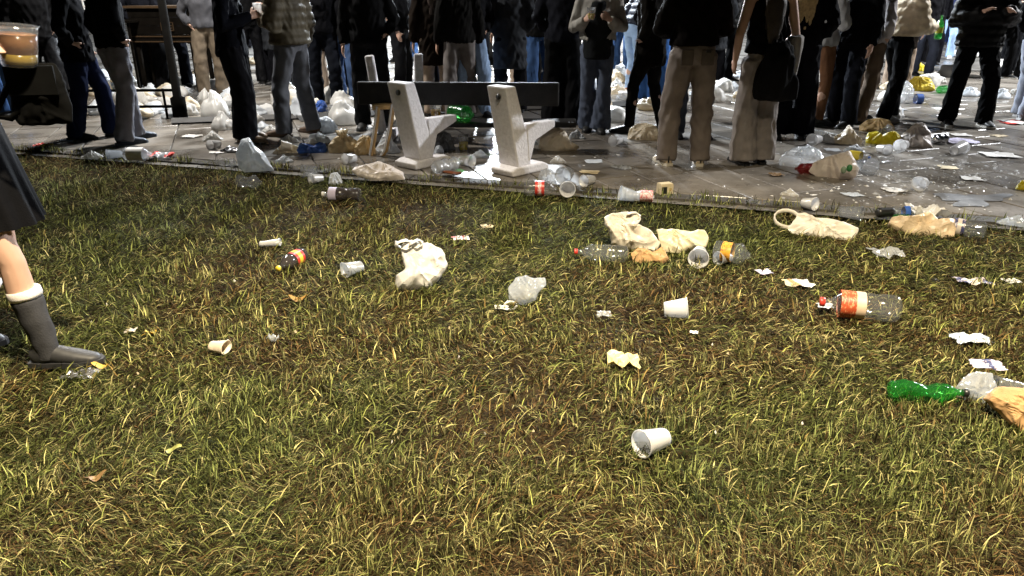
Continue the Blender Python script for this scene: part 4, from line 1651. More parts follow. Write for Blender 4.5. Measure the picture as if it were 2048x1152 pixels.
bottle('clear bottle with orange label and its neck towards the right on the lawn', (1505, 512), (1428, 500), 46, lab=ORANGE, span=(.52, .78), crush=.15, seed=7, capm=None)
cup('small clear cup lying against the orange-labelled bottle', (1436, 517), (1460, 515), 26, m=FILM, ratio=1.1, seed=3)
b = bag('pale carrier bag stretched flat on the lawn with a handle loop at its left', (1580, 426, 1712, 476), mat('cream_carrier_bag', (.68, .63, .54), .4, .06, 6, transl=.15, crinkle=.08), 'long', 41, dr=.5, out=[(1585, 448), (1592, 428), (1608, 424), (1618, 436), (1650, 432), (1690, 438), (1712, 445), (1705, 470), (1670, 476), (1620, 474), (1590, 472), (1578, 462)])
q = G(1568, 458, 0)
hl = []
for k in range(15):
    w = 2 * math.pi * k / 14
    hl.append(Vector((q.x - b.location.x + .085 * math.cos(w) + .01, q.y - b.location.y + .05 * math.sin(w), .055 + .045 * math.sin(w))))
h = obj('handle', mesh('handle', [tube(hl, [(.014, .006)] * 15, 8, ref=(0, 0, 1))], MATS['cream_carrier_bag']), b)
h.matrix_parent_inverse = Matrix.Rotation(-b.rotation_euler.z, 4, 'Z')
scrap('crumpled clear wrapper on the lawn below the bag heap at the right', (1743, 499, 1797, 521), FILM, 43, amp=1.3)
scrap('lavender paper strip on the lawn below the orange-labelled bottle', (1513, 540, 1542, 551), LILAC, 44, 'paper_strip', 'paper', ragged=.05)
scrap('brown and white wrapper on the lawn above the large soda bottle', (1568, 561, 1622, 578), CREAM, 45, mats=[BROWNPAPER, PAPER])
scrap('red and navy wrapper near the right edge of the lawn', (1914, 558, 1976, 573), ORANGERED, 46, mats=[NAVYLABEL, PINKBAG])
scrap('white scrap at the right edge beside the red and navy wrapper', (2010, 558, 2038, 569), PAPER, 47, 'paper_scrap', 'paper')
bag('small black crumpled lump on the lawn left of the red and navy wrapper', (1861, 551, 1880, 562), BLACKPL, 'dome', 48, name='plastic_scrap', cat='scrap')
scrap('printed white leaflet crumpled on the right of the lawn', (1906, 671, 1975, 694), PAPER, 49, 'leaflet', 'paper', mats=[mat('bluish_print', (.42, .48, .56), .6, .3, 60)], amp=1.2)
scrap('tiny white scrap low on the lawn below the printed cup', (1380, 662, 1396, 671), PAPER, 50, 'paper_scrap', 'paper')
# right edge heap
bottle('crushed green bottle with black cap at the right edge heap', (1936, 786), (1777, 776), 46, m=GREENPET, capm=BLACKPL, crush=.55, seed=12, n=36)
bag('crumpled clear bag between green bottle and brown paper bag', (1912, 734, 1992, 802), FILM, 'dome', 61, dr=.6)
scrap('lavender printed paper on top of the clear bag at the right edge', (1942, 722, 2002, 744), LILAC, 62, 'leaflet', 'paper', mats=[NAVYLABEL], gz=.10)
cup('clear cup lying at the right edge above the brown paper bag', (1990, 770), (2052, 779), 36, m=clear_mat('clearer_cup', milk=.35), ratio=1.3)
pb = bag('large brown paper bag lying at the right edge of the lawn', (1966, 776, 2130, 866), BROWNPAPER, 'dome', 163, name='paper_bag', cat='paper bag', dr=.5, lean=.55, out=[(1968, 815), (1985, 785), (2010, 775), (2060, 772), (2110, 790), (2130, 830), (2100, 862), (2060, 866), (2020, 848), (1990, 830)])
scrap('white receipt with blue print resting on the brown paper bag', (1984, 778, 2030, 812), PAPER, 64, 'receipt', 'paper', mats=[mat('grey_print', (.45, .47, .52), .6, .4, 120)], gz=.075)
# heap by the kerb at the right
cup('clear cup lying on the kerb left of the black can', (1724, 427), (1678, 423), 27, m=clear_mat('clearer_cup'), ratio=1.75)
bottle('black can lying on the kerb between clear cup and clear bottle', (1754, 425), (1787, 424), 18, m=BLACKPL, name='drink_can', cat='can', prof=[(.0, .0), (.0, .75), (.04, .85), (.1, 1), (.9, 1), (.96, .85), (1, .8), (1, 0)])
bottle('clear bottle with blue label on the kerb behind the tan bag', (1838, 424), (1786, 423), 24, lab=BLUEBAG, span=(.4, .6), crush=.2, seed=14)
bag('white and tan carrier bag with green glass showing, heaped at the kerb', (1778, 418, 1904, 472), mat('tan_white_bag', (.64, .50, .33), .4, .3, 5, transl=.12, crinkle=.08), 'spread', 71, dr=.6, out=[(1780, 460), (1782, 442), (1815, 440), (1850, 416), (1870, 432), (1898, 424), (1903, 462), (1870, 468), (1830, 472), (1800, 468)])
bottle('green bottle lying inside the tan carrier bag at the kerb', (1830, 440), (1786, 440), 22, m=GREENPET, gz=.03, seed=15)
scrap('stiff white paper corner sticking up from the tan carrier bag', (1820, 414, 1882, 446), WHITEBAG, 72, 'paper_scrap', 'paper', amp=2.2, gz=.07)
bottle('clear bottle with navy label lying right of the tan carrier bag', (1898, 452), (1972, 462), 34, lab=NAVYLABEL, span=(.12, .42), capm=None, seed=16, lab2=PINKBAG)
bag('clear crumpled bag cut by the right edge on the kerb', (1998, 424, 2070, 452), FILM, 'spread', 74, dr=.6)
bag('cut yellow bag at the far right edge of the paving', (2034, 356, 2066, 380), YELLOWBAG, 'dome', 75)
# along the kerb, left and middle
bottle('dark cola bottle with white label at the lawn edge left of the bench', (644, 388), (722, 390), 27, lab=LILAC, span=(.2, .40), capm=PAPER, liquid=COLA, lspan=(.2, .96), prof=SPROF)
bottle('clear crumpled bottle at the lawn edge below the tall bluish bag', (526, 366), (474, 362), 27, crush=.25, seed=18)
cup('clear cup lying on the kerb right of the tall bluish bag', (604, 342), (636, 342), 24, m=clear_mat('clearer_cup'), ratio=1.4)
bag('small white crumpled ball at the lawn edge left of the pale pink bag', (657, 340, 684, 368), GREYBAG, 'dome', 81)
_b = bag('tall bluish-white bag standing on the paving edge left of the bench', (474, 271, 546, 344), GREYBAG, 'tall', 82, dr=.7, out=[(478, 330), (476, 300), (490, 275), (505, 271), (514, 290), (530, 305), (540, 330), (545, 340), (515, 343), (488, 340)])
scrap('foil wrapper lying left of the tall bluish bag', (448, 290, 484, 312), FOIL, 83)
bag('pale pink-white bag lying at the foot of the left bench support', (702, 320, 811, 362), mat('pinkish_white_bag', (.72, .66, .62), .4, .06, 6, transl=.12, crinkle=.08), 'spread', 84, dr=.5, out=[(702, 338), (712, 330), (735, 327), (760, 320), (785, 330), (808, 345), (811, 360), (780, 361), (745, 358), (720, 350)])
bag('tan bag with a cup in it left of the blue bag', (544, 281, 604, 307), TANBAG, 'spread', 85)
cup('cup stuck in the tan bag left of the blue bag', (562, 292), (580, 294), 20, m=TANBAG, ratio=1.2, lift=.03)
bag('blue plastic bag lying flat left of the bench', (594, 282, 654, 307), BLUEBAG, 'long', 86, dr=.5)
bag('ochre and white knotted bag right of the blue bag', (654, 257, 717, 306), mat('ochre_white_bag', (.70, .55, .32), .4, .35, 6, transl=.12, crinkle=.08), 'neck', 87)
bag('ochre stained bag directly left of the looped metal frame', (708, 268, 752, 310), OCHREBAG, 'dome', 88)
bag('teal-white bag behind the looped metal frame', (748, 262, 800, 308), GREYBAG, 'spread', 89)
bag('dark grey bag lying under the bench seat', (862, 262, 910, 302), DARKBAG, 'dome', 90)
bag('small white ball of paper under the bench beside the dark bag', (868, 287, 888, 306), GREYBAG, 'dome', 91, name='paper_ball', cat='paper')
bottle('crumpled clear bottle lying against the foot of the left support', (926, 322), (868, 336), 28, m=FILM, crush=.35, seed=19)
cup('white cup lying right of the crumpled bottle between the supports', (944, 322), (920, 321), 22, ratio=1.2)
scrap('yellow crumpled wrapper between the bench supports', (898, 316, 920, 334), YELLOWBAG, 92)
cup_up('clear cup of yellow drink standing on the paving between the supports', 927, 301, 22, 30, m=clear_mat('clearer_cup'), drink=BEER, level=.55)
_b = bag('tan crumpled bag standing right of the right bench support', (1074, 253, 1162, 302), TANBAG, 'tall', 93, dr=.7, out=[(1076, 297), (1080, 275), (1095, 258), (1115, 253), (1132, 262), (1140, 280), (1160, 292), (1150, 300), (1110, 302)])
bag('small bluish-white bag behind the tan bag by the bench end', (1136, 256, 1172, 279), GREYBAG, 'spread', 94)
bag('tan plastic bag on the paving left of the man in khaki trousers', (1254, 244, 1322, 280), TANBAG, 'dome', 95)
bottle('clear bottle with red label lying at the lawn edge below the bench', (1118, 377), (1048, 376), 28, lab=RED, span=(.42, .68), lab2=PINKLABEL, seed=20)
bag('clear crumpled cup standing at the right support foot', (1074, 332, 1112, 362), FILM, 'dome', 96, name='crumpled_cup', cat='cup')
cup('clear dented cup beside the right bench support', (1126, 352), (1144, 342), 36, m=FILM, ratio=1.0, dent=.15, seed=21)
cup('small white cup with its mouth towards us at the lawn edge below the bench', (1135, 379), (1139, 366), 29, ratio=1.0)
cup('clear cup lying at the lawn edge, left of the pink-labelled bottle', (1240, 386), (1258, 390), 28, m=FILM, ratio=1.3, seed=22)
bottle('crumpled clear bottle with pink label at the lawn edge', (1312, 394), (1250, 390), 26, m=FILM, lab=PINKLABEL, span=(.1, .5), crush=.3, seed=23)


def carton():
    p = G(1330, 402, 0.0)
    s_ = SC(p)
    t = empty('drink_carton', (p.x, p.y + .04, 0.0 if p.y < edge_y(p.x) else PZ), .35)
    w, hgt = 27 / s_, 19 / s_
    obj('carton_body', mesh('carton_body', [box(0, 0, hgt / 2, w, w * .7, hgt)], CREAM, smooth=False), t)
    obj('lid', mesh('lid', [box(0, 0, hgt + .004, w * .96, w * .66, .008)], CREAM, smooth=False), t)
    obj('print', mesh('print', [box(-w * .24, -w * .352, hgt * .42, w * .42, .004, hgt * .8)], BLACKPL, smooth=False), t)
    obj('print', mesh('print', [box(w * .25, -w * .352, hgt * .5, w * .18, .004, hgt * .3)], BROWNPAPER, smooth=False), t)
    tag(t, 'cream carton with black print at the lawn edge right of the pink label', 'carton')


carton()
scrap('small crumpled clear film on the paving left of the man in khaki trousers', (1225, 329, 1258, 344), FILM, 97)
scrap('brown crumpled scrap on the paving between the two pairs of black shoes', (1540, 345, 1566, 355), BROWNLEAF, 98, 'paper_scrap', 'paper')
# paving at the right
bag('clear bag of empties behind the pinkish paper bag', (1562, 288, 1652, 336), FILM, 'dome', 101)
bottle('dark red bottle lying under the clear bag of empties', (1588, 338), (1634, 336), 20, m=clear_mat('red_tinted_plastic', tint=(.5, .1, .1), milk=.3, milkcol=(.3, .04, .04)), seed=24)
pk = bag('pinkish carrier bag with round green emblem on the right paving', (1618, 297, 1716, 357), PINKBAG, 'dome', 102, dr=.7, out=[(1620, 345), (1628, 325), (1650, 312), (1690, 297), (1700, 310), (1714, 330), (1710, 350), (1680, 357), (1640, 355)])
for k, (dx, dz, m_) in enumerate(((.055, .12, mat('green_emblem', (.04, .2, .06), .5)), (.015, .095, mat('grey_green_emblem', (.25, .33, .22), .5)))):
    o = obj('emblem', mesh('emblem', [tube([(0, -.004, 0), (0, .004, 0)], [(.022, .03), (.022, .03)], 14)], m_), pk)
    o.location = (dx + .06, -.135 + .03 * k, dz)
bottle('bottle with yellow label and blue cap behind the pinkish carrier bag', (1740, 316), (1690, 308), 18, lab=YELLOW, span=(.35, .8), capm=BLUEBAG, seed=25)
cup('clear cup lying right of the pinkish carrier bag', (1742, 334), (1718, 330), 32, m=clear_mat('clearer_cup'), ratio=1.1)
bag('tan bag left end of the heap behind on the right paving', (1660, 250, 1724, 289), TANBAG, 'spread', 103)
bag('rounded tan bag at the back of the heap on the right paving', (1720, 233, 1788, 264), mat('amber_tan_bag', (.70, .52, .28), .4, .12, 7, transl=.12, crinkle=.08), 'dome', 104)
bag('yellow bag with dark print in the heap on the right paving', (1734, 260, 1798, 290), YELLOWBAG, 'long', 105)
bag('clear film crumpled on top of the yellow bag in the heap', (1752, 246, 1796, 270), FILM, 'spread', 106)
bottle('clear bottle end glinting at the left of the heap', (1604, 262), (1646, 268), 18, m=CLEAR, seed=26, crush=.2)
_b = bag('white carrier bag standing upright right of the heap', (1795, 243, 1864, 294), mat('white_pink_bag', (.74, .66, .60), .4, .06, 6, transl=.12, crinkle=.08), 'tall', 107, dr=.6, out=[(1798, 290), (1805, 268), (1822, 246), (1840, 243), (1855, 260), (1858, 280), (1864, 291), (1830, 294)])
handles(_b, 2, .03, 52)
cup('clear cup lying in front of the upright white carrier bag', (1800, 292), (1818, 287), 24, ratio=1.1)
bottle('crushed silver can right of the upright white carrier bag', (1866, 278), (1893, 277), 20, m=FOIL, crush=.25, seed=27, name='drink_can', cat='can', prof=[(.0, .0), (.0, .75), (.04, .85), (.1, 1), (.5, 1), (.9, 1), (.96, .85), (1, .8), (1, 0)])
cup('clear cup lying alone right of the silver can', (1926, 294), (1904, 303), 24, ratio=1.3)
scrap('paper napkin and straw lying behind the clear cup on the right paving', (1893, 276, 1946, 290), LILAC, 108, 'napkin', 'napkin')
scrap('flat white paper lying on the paving near the right edge', (1972, 304, 2034, 317), PAPER, 109, 'paper_sheet', 'paper', amp=.5)
cup('crushed clear cup standing among the glass crumbs', (1838, 368), (1858, 362), 30, ratio=.9, dent=.12, seed=29)
scrap('white and red packet beside the grey-jeaned legs at the right edge', (2002, 240, 2052, 250), PAPER, 110, 'wrapper', 'wrapper', mats=[RED])
scrap('torn pale paper on the paving below the glass crumbs', (1770, 374, 1806, 388), PAPER, 111, 'paper_scrap', 'paper', amp=.5)
bag('crumpled clear film on top of the bag of empties', (1590, 284, 1640, 312), FILM, 'spread', 121, gz=.16, dr=.5)
bag('pale crumpled bag between the two heaps on the right paving', (1636, 262, 1672, 286), WHITEBAG, 'spread', 122)
cup('clear cup lying left of the tan bag heap', (1624, 280), (1644, 277), 22, ratio=1.2)
cup('clear cup lying between heap and upright white bag', (1776, 300), (1756, 296), 20, ratio=1.3)
bag('bluish-white bag right behind the pinkish carrier bag', (1690, 284, 1732, 306), GREYBAG, 'spread', 123)
bottle('small clear bottle lying right of the yellow-labelled bottle', (1752, 322), (1786, 318), 15, crush=.2, seed=41)
bag('white crumpled bag left of the ochre knotted bag', (614, 262, 662, 286), WHITEBAG, 'spread', 124)
cup('clear cup lying behind the blue bag', (640, 276), (618, 274), 18, ratio=1.3)
bag('pale crumpled bag behind the tan bag with the cup', (556, 266, 600, 286), WHITEBAG, 'spread', 125)
bottle('clear bottle lying left of the tall bluish bag', (430, 322), (468, 326), 17, crush=.15, seed=42)
bag('small white bag between bench seat and tan bag', (1046, 268, 1078, 290), GREYBAG, 'spread', 126)
cup('clear cup on the paving left of the dark-coated stepping person', (1226, 282), (1246, 279), 20, ratio=1.2)
# far heap at the right
bag('bright yellow bag lying alone behind the far heap', (1816, 124, 1858, 143), YELLOWBAG, 'spread', 112)
bag('yellow bag in the middle of the far heap by the black trousers', (1812, 150, 1868, 182), mat('deep_yellow_bag', (.66, .5, .05), .4, .2, 7, transl=.12, crinkle=.08), 'dome', 113)
bottle('clear bottle lying in front of the far yellow bag', (1862, 198), (1800, 198), 18, m=CLEAR, lab=BLUEBAG, span=(.3, .5), seed=31)
bottle('green bottle at the right end of the far heap', (1872, 180), (1894, 178), 14, m=GREENPET, seed=32)
cup('clear cup lying at the left front of the far heap', (1800, 195), (1816, 192), 20, ratio=1.2)
bag('clear film crumpled behind the far yellow bag', (1790, 160, 1826, 192), FILM, 'dome', 114)
# left edge of the paving
bottle('whitish clear bottle lying at the lawn edge far left', (306, 308), (248, 308), 24, m=FILM, lab=PAPER, span=(.3, .85), seed=33)
scrap('red and white wrapper at the lawn edge right of the whitish bottle', (303, 303, 348, 324), RED, 115, mats=[PAPER, FILM])
cup('clear cup lying left of the whitish bottle at the lawn edge', (214, 309), (244, 308), 18, m=FILM, ratio=1.6, seed=34)
scrap('red and gold wrapper at the lawn corner far left', (72, 285, 100, 297), RED, 116, mats=[YELLOWBAG])
bag('blue crumpled bag behind the bench plank at left', (630, 198, 656, 224), BLUEBAG, 'dome', 117)
cup('clear cup on its side left of the black plank', (664, 222), (680, 214), 22, m=clear_mat('clearer_cup'), ratio=1.2)
bag('white bag behind the brown-jacketed man', (626, 232, 678, 266), GREYBAG, 'dome', 118)
bag('white bag peak between the two chatting people', (496, 242, 524, 270), GREYBAG, 'tall', 119)
bag('crumpled white bag right of the white peak bag', (520, 246, 566, 266), WHITEBAG, 'spread', 120)
# on the bench seat
sz = seat_mid.z + .0255
cup_up('clear cup of amber beer standing on the bench seat', 0, 0, 25, 34, m=clear_mat('clearer_cup'), drink=mat('beer', (.62, .38, .03), .2, .1, 5, transl=.5), level=.6, pos=Vector((at_depth(872, 236, 7.28).x, 7.28, sz)), s_=SC((0, 7.28, .5)))
gb = bottle('green bottle end lying on the bench seat', (948, 230), (902, 224), 27, m=GREENPET, gz=sz, seed=35, crush=.1)


# glass crumbs and paper specks on the paving (uncountable)
def crumbs():
    r = np.random.default_rng(77)
    parts = []
    for k in range(980):
        if k < 680:
            u, v = r.normal(1830, 120), r.normal(352, 32)
        elif k < 860:
            u, v = r.uniform(1150, 2048), r.uniform(215, 420)
        else:
            u, v = r.uniform(150, 2000), r.uniform(150, 330)
        p = G(u, v, PZ)
        if p.y < edge_y(p.x) + .2 or p.y > 15: continue
        sz_ = abs(r.normal()) * .007 + .004
        a = r.uniform(0, 6.3)
        el = r.uniform(.4, 2.2)
        V = []
        for j in range(5):
            w = a + j * 1.256
            q = sz_ * r.uniform(.6, 1.3)
            x, y = q * math.cos(w) * el, q * math.sin(w)
            V.append((p.x + x * math.cos(a) - y * math.sin(a), p.y + x * math.sin(a) + y * math.cos(a), PZ + .001 + r.uniform(0, .002)))
        V.append((p.x, p.y, PZ + .002 + sz_ * r.uniform(.15, .8)))
        parts.append((V, [(j, (j + 1) % 5, 5) for j in range(5)], int(r.integers(0, 3))))
    o = obj('litter_crumbs', mesh('litter_crumbs', parts, [PAPER, CLEAR, FROST], smooth=False))
    tag(o, 'tiny crumbs of glass, ice and paper scattered over the paving', 'crumbs', kind='stuff')
    parts = []
    for k in range(34):
        u, v = r.uniform(150, 2048), r.uniform(400, 900)
        p = G(u, v, 0)
        if p.y > edge_y(p.x) - .1: continue
        sz_ = abs(r.normal()) * .002 + .002
        a = r.uniform(0, 6.3)
        V = [(p.x + sz_ * math.cos(a + j * 1.57) * (1 + (j % 2)), p.y + sz_ * math.sin(a + j * 1.57), .022 + r.uniform(0, .012)) for j in range(4)]
        V.append((p.x, p.y, .034 + sz_))
        parts.append((V, [(j, (j + 1) % 4, 4) for j in range(4)], int(r.integers(0, 2))))
    o = obj('paper_specks', mesh('paper_specks', parts, [PAPER, CREAM], smooth=False))
    tag(o, 'tiny paper specks caught in the grass of the lawn', 'specks', kind='stuff')


crumbs()
EXTRA = [('bag', 'white crumpled bag right of the tall bluish bag', (548, 306, 588, 326), 'spread'), ('bag', 'white bag pushed against the left bench support', (808, 296, 842, 322), 'dome'), ('bag', 'white bag lying between the two bench supports', (940, 296, 980, 316), 'spread'),
         ('bag', 'small white bag right of the right bench foot', (1098, 306, 1134, 326), 'spread'), ('cup', 'clear cup lying left of the looped metal frame', (690, 318), (710, 316), 20), ('cup', 'clear cup lying on the kerb right of the small white ball', (622, 358), (644, 356), 20),
         ('cup', 'clear cup lying behind the small white cup at the lawn edge', (1168, 362), (1188, 358), 22), ('bag', 'white crumpled bag at the kerb left of the whitish bottle', (160, 298, 204, 316), 'spread'), ('cup', 'clear cup lying between the wide black trousers and the foil wrapper', (420, 290), (440, 287), 18),
         ('bag', 'white bag lying behind the foil wrapper', (404, 258, 446, 282), 'spread'), ('cup', 'clear cup lying on the kerb left of the black can group', (1630, 408), (1606, 405), 24), ('bag', 'small white bag on the paving above the carrier bag with the loop', (1560, 372, 1600, 392), 'spread')]
for k, it in enumerate(EXTRA):
    if it[0] == 'bag':
        bag(it[1], it[2], WHITEBAG if k % 2 else GREYBAG, it[3], 500 + k)
    else:
        cup(it[1], it[2], it[3], it[4], ratio=1.25, seed=500 + k)


# spilled water film on the right paving
def puddle(u0, v0, u1, v1, seed):
    r = np.random.default_rng(seed)
    c = G((u0 + u1) / 2, (v0 + v1) / 2, PZ)
    V = [(c.x, c.y, PZ + .0045)]
    n = 40
    for i in range(n):
        w = 2 * math.pi * i / n
        k = 1 + .35 * math.sin(3 * w + seed) + .2 * math.sin(7 * w + 2 * seed) + r.uniform(-.06, .06)
        p = G((u0 + u1) / 2 + (u1 - u0) / 2 * k * .75 * math.cos(w), (v0 + v1) / 2 + (v1 - v0) / 2 * k * .75 * math.sin(w), PZ + .0045)
        V.append(tuple(p))
    o = obj('spilled_drink', mesh('spilled_drink', [(V, [(0, 1 + i, 1 + (i + 1) % n) for i in range(n)])], mat('spilled_liquid', (.30, .31, .33), .12, .3, 9, spec=.6)))
    return o


tag(puddle(1860, 382, 2030, 414, 3), 'thin pale spilled drink spreading over the right paving', 'puddle')

# far litter under the crowd, behind the low rail and the bench: copies of a few shapes
def far_litter():
    protos = []
    for k, (m_, sh) in enumerate(((WHITEBAG, 'dome'), (GREYBAG, 'spread'), (TANBAG, 'dome'), (WHITEBAG, 'tall'), (GREYBAG, 'neck'))):
        P, Ff = blob(300 + k, sh, 32, 20)
        P = P * [.34, .28, .2 if sh != 'tall' else .3]
        protos.append(mesh('plastic_bag', [(P.tolist(), Ff)], m_))
    zones = [('white bag in the bright litter behind the low rail', 'bright litter behind the low rail', 205, 470, 158, 238, 46),
             ('pale bag in the litter strip beyond the bench planks', 'litter beyond the bench planks', 560, 1110, 178, 226, 26),
             ('pale bag in the litter behind the light-blue jeans', 'litter behind the light-blue jeans', 1170, 1340, 150, 214, 24),
             ('pale bag on the bright ground left of the bare-armed woman', 'litter left of the bare-armed woman', 1400, 1480, 155, 216, 10),
             ('pale bag far back between the legs in the middle', 'far litter between the legs', 420, 1320, 112, 165, 26),
             ('pale bag or paper among the feet behind the heap on the right paving', 'litter behind the right-hand heap', 1590, 1800, 165, 238, 12),
             ('pale bag lying far back on the right paving', 'far litter on the right paving', 1780, 2048, 110, 200, 14),
             ('pale bag among the feet left of the bench', 'litter among the feet left of the bench', 440, 720, 222, 268, 12),
             ('pale bag on the paving under and behind the bench seat', 'litter under and behind the bench', 760, 1100, 222, 262, 9),
             ('pale bag on the paving between bench end and khaki trousers', 'litter between bench end and khaki trousers', 1160, 1310, 214, 250, 5)]
    r = random.Random(5)
    for lab, grp, u0, u1, v0, v1, n in zones:
        for k in range(n):
            p = G(r.uniform(u0, u1), r.uniform(v0, v1), PZ)
            o = obj('plastic_bag', r.choice(protos))
            o.location = (p.x, p.y, PZ - .006)
            s_ = r.uniform(.55, 1.2)
            o.scale = (s_, s_, s_ * r.uniform(.7, 1.1))
            o.rotation_euler = (0, 0, r.uniform(0, 6.28))
            tag(o, lab, 'plastic bag', grp)
    # cups and bottles among them
    base_cup = cup('cup lying in the bright litter behind the low rail', (300, 225), (318, 222), 16, ratio=1.2, group='cups behind the low rail')
    base_bot = bottle('clear bottle lying in the bright litter behind the low rail', (250, 216), (300, 220), 14, group='bottles behind the low rail')
    for k in range(14):
        for b_, lab, grp in ((base_cup, 'cup lying in the bright litter behind the low rail', 'cups behind the low rail'), (base_bot, 'clear bottle lying in the bright litter behind the low rail', 'bottles behind the low rail')):
            p = G(r.uniform(205, 470), r.uniform(180, 240), PZ)
            o = copy_tree(b_)
            o.location = (p.x, p.y, b_.location.z)
            q = Quaternion((0, 0, 1), r.uniform(0, 6.28))
            o.rotation_quaternion = q @ b_.rotation_quaternion
    for k in range(9):
        for b_, lab, grp in ((base_cup, 'cup lying in the litter behind the light-blue jeans', 'cups behind the light-blue jeans'), (base_bot, 'clear bottle in the litter behind the light-blue jeans', 'bottles behind the light-blue jeans')):
            p = G(r.uniform(1150, 1480), r.uniform(170, 220), PZ)
            o = copy_tree(b_)
            o.location = (p.x, p.y, b_.location.z)
            q = Quaternion((0, 0, 1), r.uniform(0, 6.28))
            o.rotation_quaternion = q @ b_.rotation_quaternion
            tag(o, lab, None, grp)


far_litter()
FLAT = [('trodden white paper on the paving between lamp post and tall bluish bag', (366, 268, 398, 277)), ('trodden paper strip by the black heeled boots at left', (120, 276, 150, 284)), ('small pale paper near the kerb at left', (205, 292, 226, 299)),
        ('pale paper lying left of the wide black trousers', (420, 300, 446, 309)), ('pale torn paper on the paving left of the khaki trousers', (1170, 318, 1204, 328)), ('long pale paper strip right of the bench end', (1160, 340, 1196, 348)),
        ('small white scrap right of the black-shoed woman', (1580, 300, 1598, 306)), ('trodden napkin between the two heaps on the right paving', (1650, 296, 1680, 303)), ('white trodden paper in the middle of the right paving', (1880, 330, 1912, 340)),
        ('pale trodden paper right of the glass crumbs', (1925, 352, 1960, 362)), ('pale scrap on the right paving near the spilled drink', (1690, 385, 1722, 394)), ('white scrap on the paving right of the man in black', (1985, 268, 2012, 275)),
        ('pale paper behind the man in black on the right', (1870, 214, 1904, 221)), ('thin white paper by the far heap at right', (1776, 214, 1806, 222)), ('pale scrap between the shoes of the khaki man', (1384, 318, 1400, 324)), ('flat pale paper on the paving below the man in black', (1905, 266, 1936, 273))]
for k, (lb, bb) in enumerate(FLAT):
    scrap(lb, bb, (PAPER, GREYBAG, CREAM)[k % 3], 400 + k, 'paper_scrap', 'paper', amp=.5)

# ------------------------------------------------------------------ the crowd
NAVY, GREYJ, KHAKI, LJ = (.018, .03, .10), (.12, .12, .135), (.135, .113, .098), (.20, .28, .40)
HOLD_R = ((.27, -.02, 1.12), (.13, .24, 1.22))
HOLD_L = ((-.27, -.02, 1.12), (-.13, .24, 1.22))


def held(t, side, label, r=.042, h=.115, drink=None, level=.6, m=None, dz=0.0, drink2=None):
    p = place(t, (side * .07, .305, 1.215 + dz))
    o = empty('plastic_cup', p)
    cup_parts(o, r, r * .72, h, m or FROST, drink, level, 0, 1, drink2)
    tag(o, label, 'cup')
    return o


# foreground walker at the left edge
WPOS, WYAW, WS = Vector((-2.15, 2.86, 0)), math.radians(-82), 1.70 / 1.75
cup_w = at_depth(40, 132, 2.70)
dw = cup_w - WPOS
cl_ = Vector((dw.x * math.cos(WYAW) + dw.y * math.sin(WYAW), -dw.x * math.sin(WYAW) + dw.y * math.cos(WYAW), dw.z)) / WS     # the cup in her own axes
wr_ = cl_ + Vector((.05, -.115, .03))
wk = person('woman in grey-blue shirt and dark skirt striding past at the left edge', 0, 0, -82, h=1.70, top='sweater', tcol=(0.2400, 0.2700, 0.3600), hem=1.0, leg='none', skin=SKIN,
            legR=((.10, .14, .50), (.10, .19, .11)), legL=((-.10, .02, .49), (-.10, -.30, .13)), shoe=(.03, .03, .033), armR=((.28, -.06, 1.12), tuple(wr_)), armL=((-.26, -.14, 1.13), (-.22, -.34, 1.0)), gripR=True,
            voxel=.013, pos=WPOS, gz=0, group='people walking', hair=('long', (.03, .02, .015)), toes=.05)


def walker_clothes(t):
    # pleated skirt
    V, Ff = [], []
    n, rows = 96, 9
    for i in range(rows):
        k = i / (rows - 1)
        z = 1.14 - .49 * k
        for j in range(n):
            w = 2 * math.pi * j / n
            rr = (.155 + .035 * k) * (1 + .05 * k * math.sin(w * 16) + .03 * k * math.sin(w * 5 + 1))
            V.append((rr * 1.1 * math.cos(w), rr * (.9 + .12 * k) * math.sin(w) + .05 * k, z))
    Ff = [(i * n + j, i * n + (j + 1) % n, (i + 1) * n + (j + 1) % n, (i + 1) * n + j) for i in range(rows - 1) for j in range(n)]
    obj('skirt', mesh('skirt', [(V, Ff)], fabric((.005, .005, .006))), t)
    for kn, an in (((.10, .14, .50), (.10, .19, .11)), ((-.10, .02, .49), (-.10, -.30, .13))):
        kn, an = Vector(kn), Vector(an)
        top = kn * .62 + an * .38
        b = obj('boot', remesh('boot', [tube([top, kn * .3 + an * .7, an, an - Vector((0, 0, .05))], [.064, .056, .048, .05], 14)], fabric((.055, .055, .06), .75), .012, 2, folds(4, .003, 6, 6)), t)
        d = (kn - an).normalized()
        obj('sock_band', mesh('sock_band', [tube([top - d * .005, top + d * .008, top + d * .03, top + d * .034], [.064, .066, .064, .06], 18)], fabric((.72, .68, .64))), b)


walker_clothes(wk)
p = place(wk, (.15, .34, 1.17))
o = empty('plastic_cup', cup_w)
o.rotation_euler = (.0, .12, 0)
cup_parts(o, .068, .055, .135, clear_mat('very_clear_cup', milk=.05), mat('yellow_bottom_drink', (.55, .36, .05), .2, .1, 5, transl=.3), .32, 0, 1, AMBER)
tag(o, 'big cup of orange-brown drink held by the striding woman at the left edge', 'cup')


